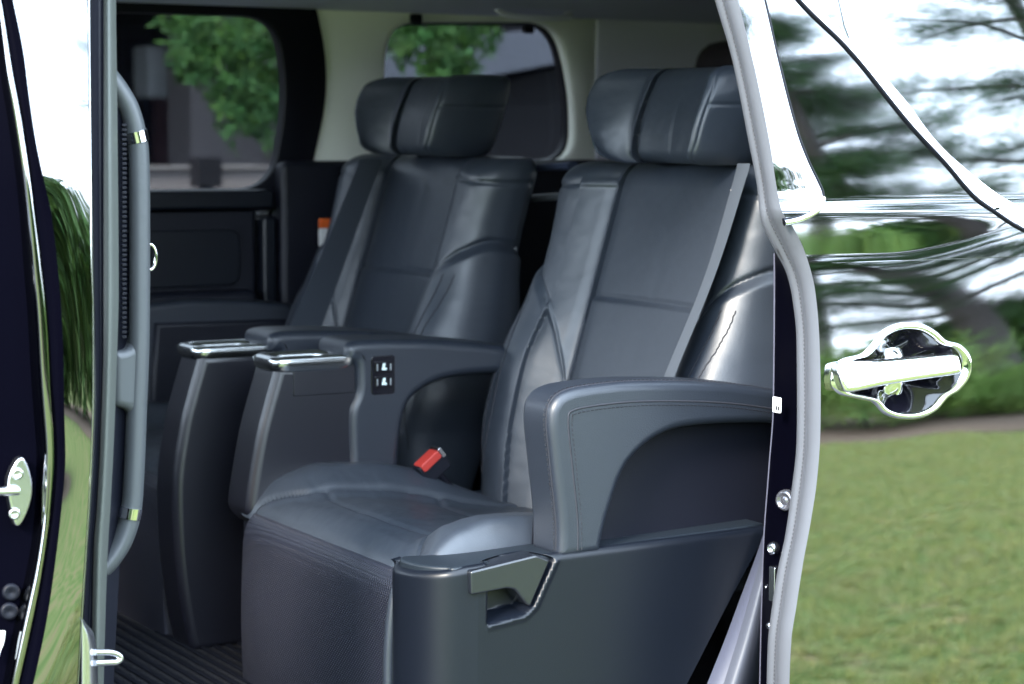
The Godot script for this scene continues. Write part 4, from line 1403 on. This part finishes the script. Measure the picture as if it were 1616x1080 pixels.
func pine(c0: Vector3, a: float, r: float, label: String, lean: Vector3, h: float, m: Material, wood: Material, needle: Mesh, size: float, bare: float) -> void:
	var at := c0 + Vector3(cos(a) * r, 0, sin(a) * r)
	var t := thing("pine_tree", label, "tree", at)
	var pts := PackedVector3Array([Vector3.ZERO, lean * 0.16 + Vector3(0, h * 0.14, 0), lean * 0.5 + Vector3(0, h * 0.34, 0), lean * 0.85 + Vector3(0, h * 0.6, 0), lean * 1.0 + Vector3(0, h, 0)])
	var path := spline3(pts, 6)
	var wid := []
	for i in path.size(): wid.append(lerpf(1.0, 0.22, float(i) / path.size()))
	put("trunk", tube(path, 0.26 * size, 0.26 * size, Vector3.ZERO, 10, wid), wood, t)
	var spots := []
	for k in 22:
		var f := lerpf(bare, 1.0, k / 21.0)
		var i := int(f * (path.size() - 1))
		var b0 := path[i]
		var ang := k * 2.4 + rng.randf()
		var reach := lerpf(3.4, 1.2, f) * rng.randf_range(0.75, 1.15) * size
		var dir := Vector3(cos(ang), rng.randf_range(-0.06, 0.20), sin(ang))
		var bough := spline3(PackedVector3Array([b0, b0 + dir * reach * 0.5 + Vector3(0, 0.15, 0), b0 + dir * reach]), 4)
		put("limb", tube(bough, 0.07, 0.07, Vector3.ZERO, 6, [1.0, 0.9, 0.8, 0.7, 0.6, 0.5, 0.4, 0.3, 0.2]), wood, t)
		for n in 300:
			var s := sqrt(rng.randf())
			var p := b0 + dir * reach * s + Vector3(rng.randfn() * 0.42, 0.10 + rng.randfn() * 0.13, rng.randfn() * 0.42) * size
			spots.append(p)
	foliage("crown", t, needle, m, spots, 0.16, 0.30, 0.7)

func build_house() -> void:
	var hs := thing("house", "grey rendered house with a dark carport and metal roof edge beyond the far windows", "house", Vector3(0, 0, 0))
	var render_wall := bumpy(mat(Color(0.26, 0.24, 0.255), 0.9), noise_tex(0.1, 256, 41, FastNoiseLite.TYPE_SIMPLEX, 4, true, 4.0), 0.3, 2.0)
	var dark := mat(Color(0.02, 0.02, 0.026), 0.6)
	var z := -6.6
	var q := P(225, 250, z)
	var w1 := P(300, 100, z).x
	put("wall", box(Vector3(w1, 0, z - 0.3), Vector3(4.6, 2.6, z), 0.02), render_wall, hs)
	put("carport_back", box(Vector3(-9.0, 0, z - 2.2), Vector3(w1 + 4.0, 2.6, z - 2.0), 0.02), dark, hs)
	put("door", box(Vector3(P(238, 250, z - 2).x, 0, z - 1.99), Vector3(P(275, 250, z - 2).x, 1.75, z - 1.95), 0.02), mat(Color(0.10, 0.045, 0.05), 0.6), hs)
	put("eaves", box(Vector3(-9.0, 2.10, z - 2.4), Vector3(4.8, 2.35, z + 0.9), 0.03), dark, hs)
	put("fascia", box(Vector3(-9.0, 2.352, z + 0.80), Vector3(4.8, 2.48, z + 0.95), 0.02), mat(Color(0.30, 0.29, 0.30), 0.5), hs)
	# annex with a sloping metal roof, seen through the rear quarter window
	var metal := mat(Color(0.20, 0.22, 0.28), 0.4, 0.4)
	var a := P(590, 150, -6.0)
	var b := P(905, 84, -6.0)
	put("annex_wall", box(Vector3(a.x - 0.1, 0, -6.4), Vector3(b.x + 1.5, a.y - 0.02, -6.0), 0.02), mat(Color(0.003, 0.0035, 0.009), 0.7), hs)
	var sl := pad(v2([a.x - 0.2, a.y - 0.04, b.x + 1.5, b.y + 0.25, b.x + 1.5, b.y + 0.40, a.x - 0.2, a.y + 0.16]), -7.4, -5.8, 0.01, flat_xy)
	put("annex_roof", sl, metal, hs)
	put("gable", pad(v2([a.x - 0.1, a.y - 0.1, b.x + 1.5, a.y - 0.1, b.x + 1.5, b.y + 0.27]), -6.35, -6.05, 0.005, flat_xy), mat(Color(0.003, 0.0035, 0.009), 0.7), hs)
	var unit := P(252, 116, z - 0.5)
	var ac := thing("wall_box", "pale grey box fixed high in the dark carport behind the window", "utility box", unit)
	put("case", box(Vector3(-0.10, -0.12, -0.1), Vector3(0.10, 0.13, 0.1), 0.02), mat(Color(0.45, 0.49, 0.53), 0.6), ac)
	put("cover", box(Vector3(-0.08, -0.10, 0.1), Vector3(0.08, 0.11, 0.112), 0.01), mat(Color(0.47, 0.51, 0.55), 0.6), ac)
	var lw := P(300, 292, -5.6)
	var plant := thing("low_wall", "low whitish garden wall along the bottom of the far window", "wall", Vector3(0, 0, -5.6))
	put("wall_face", box(Vector3(-6, 0, -0.1), Vector3(P(405, 280, -5.6).x, P(300, 266, -5.6).y, 0.1), 0.02), mat(Color(0.42, 0.39, 0.40), 0.8), plant)
	put("coping", box(Vector3(-6, P(300, 266, -5.6).y + 0.001, -0.13), Vector3(P(405, 280, -5.6).x + 0.02, P(300, 262, -5.6).y, 0.13), 0.01), mat(Color(0.44, 0.42, 0.42), 0.8), plant)
	var lb := P(325, 272, -5.3)
	var bn := thing("meter_box", "small black box standing before the low whitish wall", "utility box", Vector3(lb.x, 0, -5.3))
	put("post", box(Vector3(-0.02, 0, -0.02), Vector3(0.02, lb.y - 0.06, 0.02), 0.004), dark, bn)
	put("case", box(Vector3(-0.055, lb.y - 0.06, -0.04), Vector3(0.055, lb.y + 0.06, 0.04), 0.01), dark, bn)
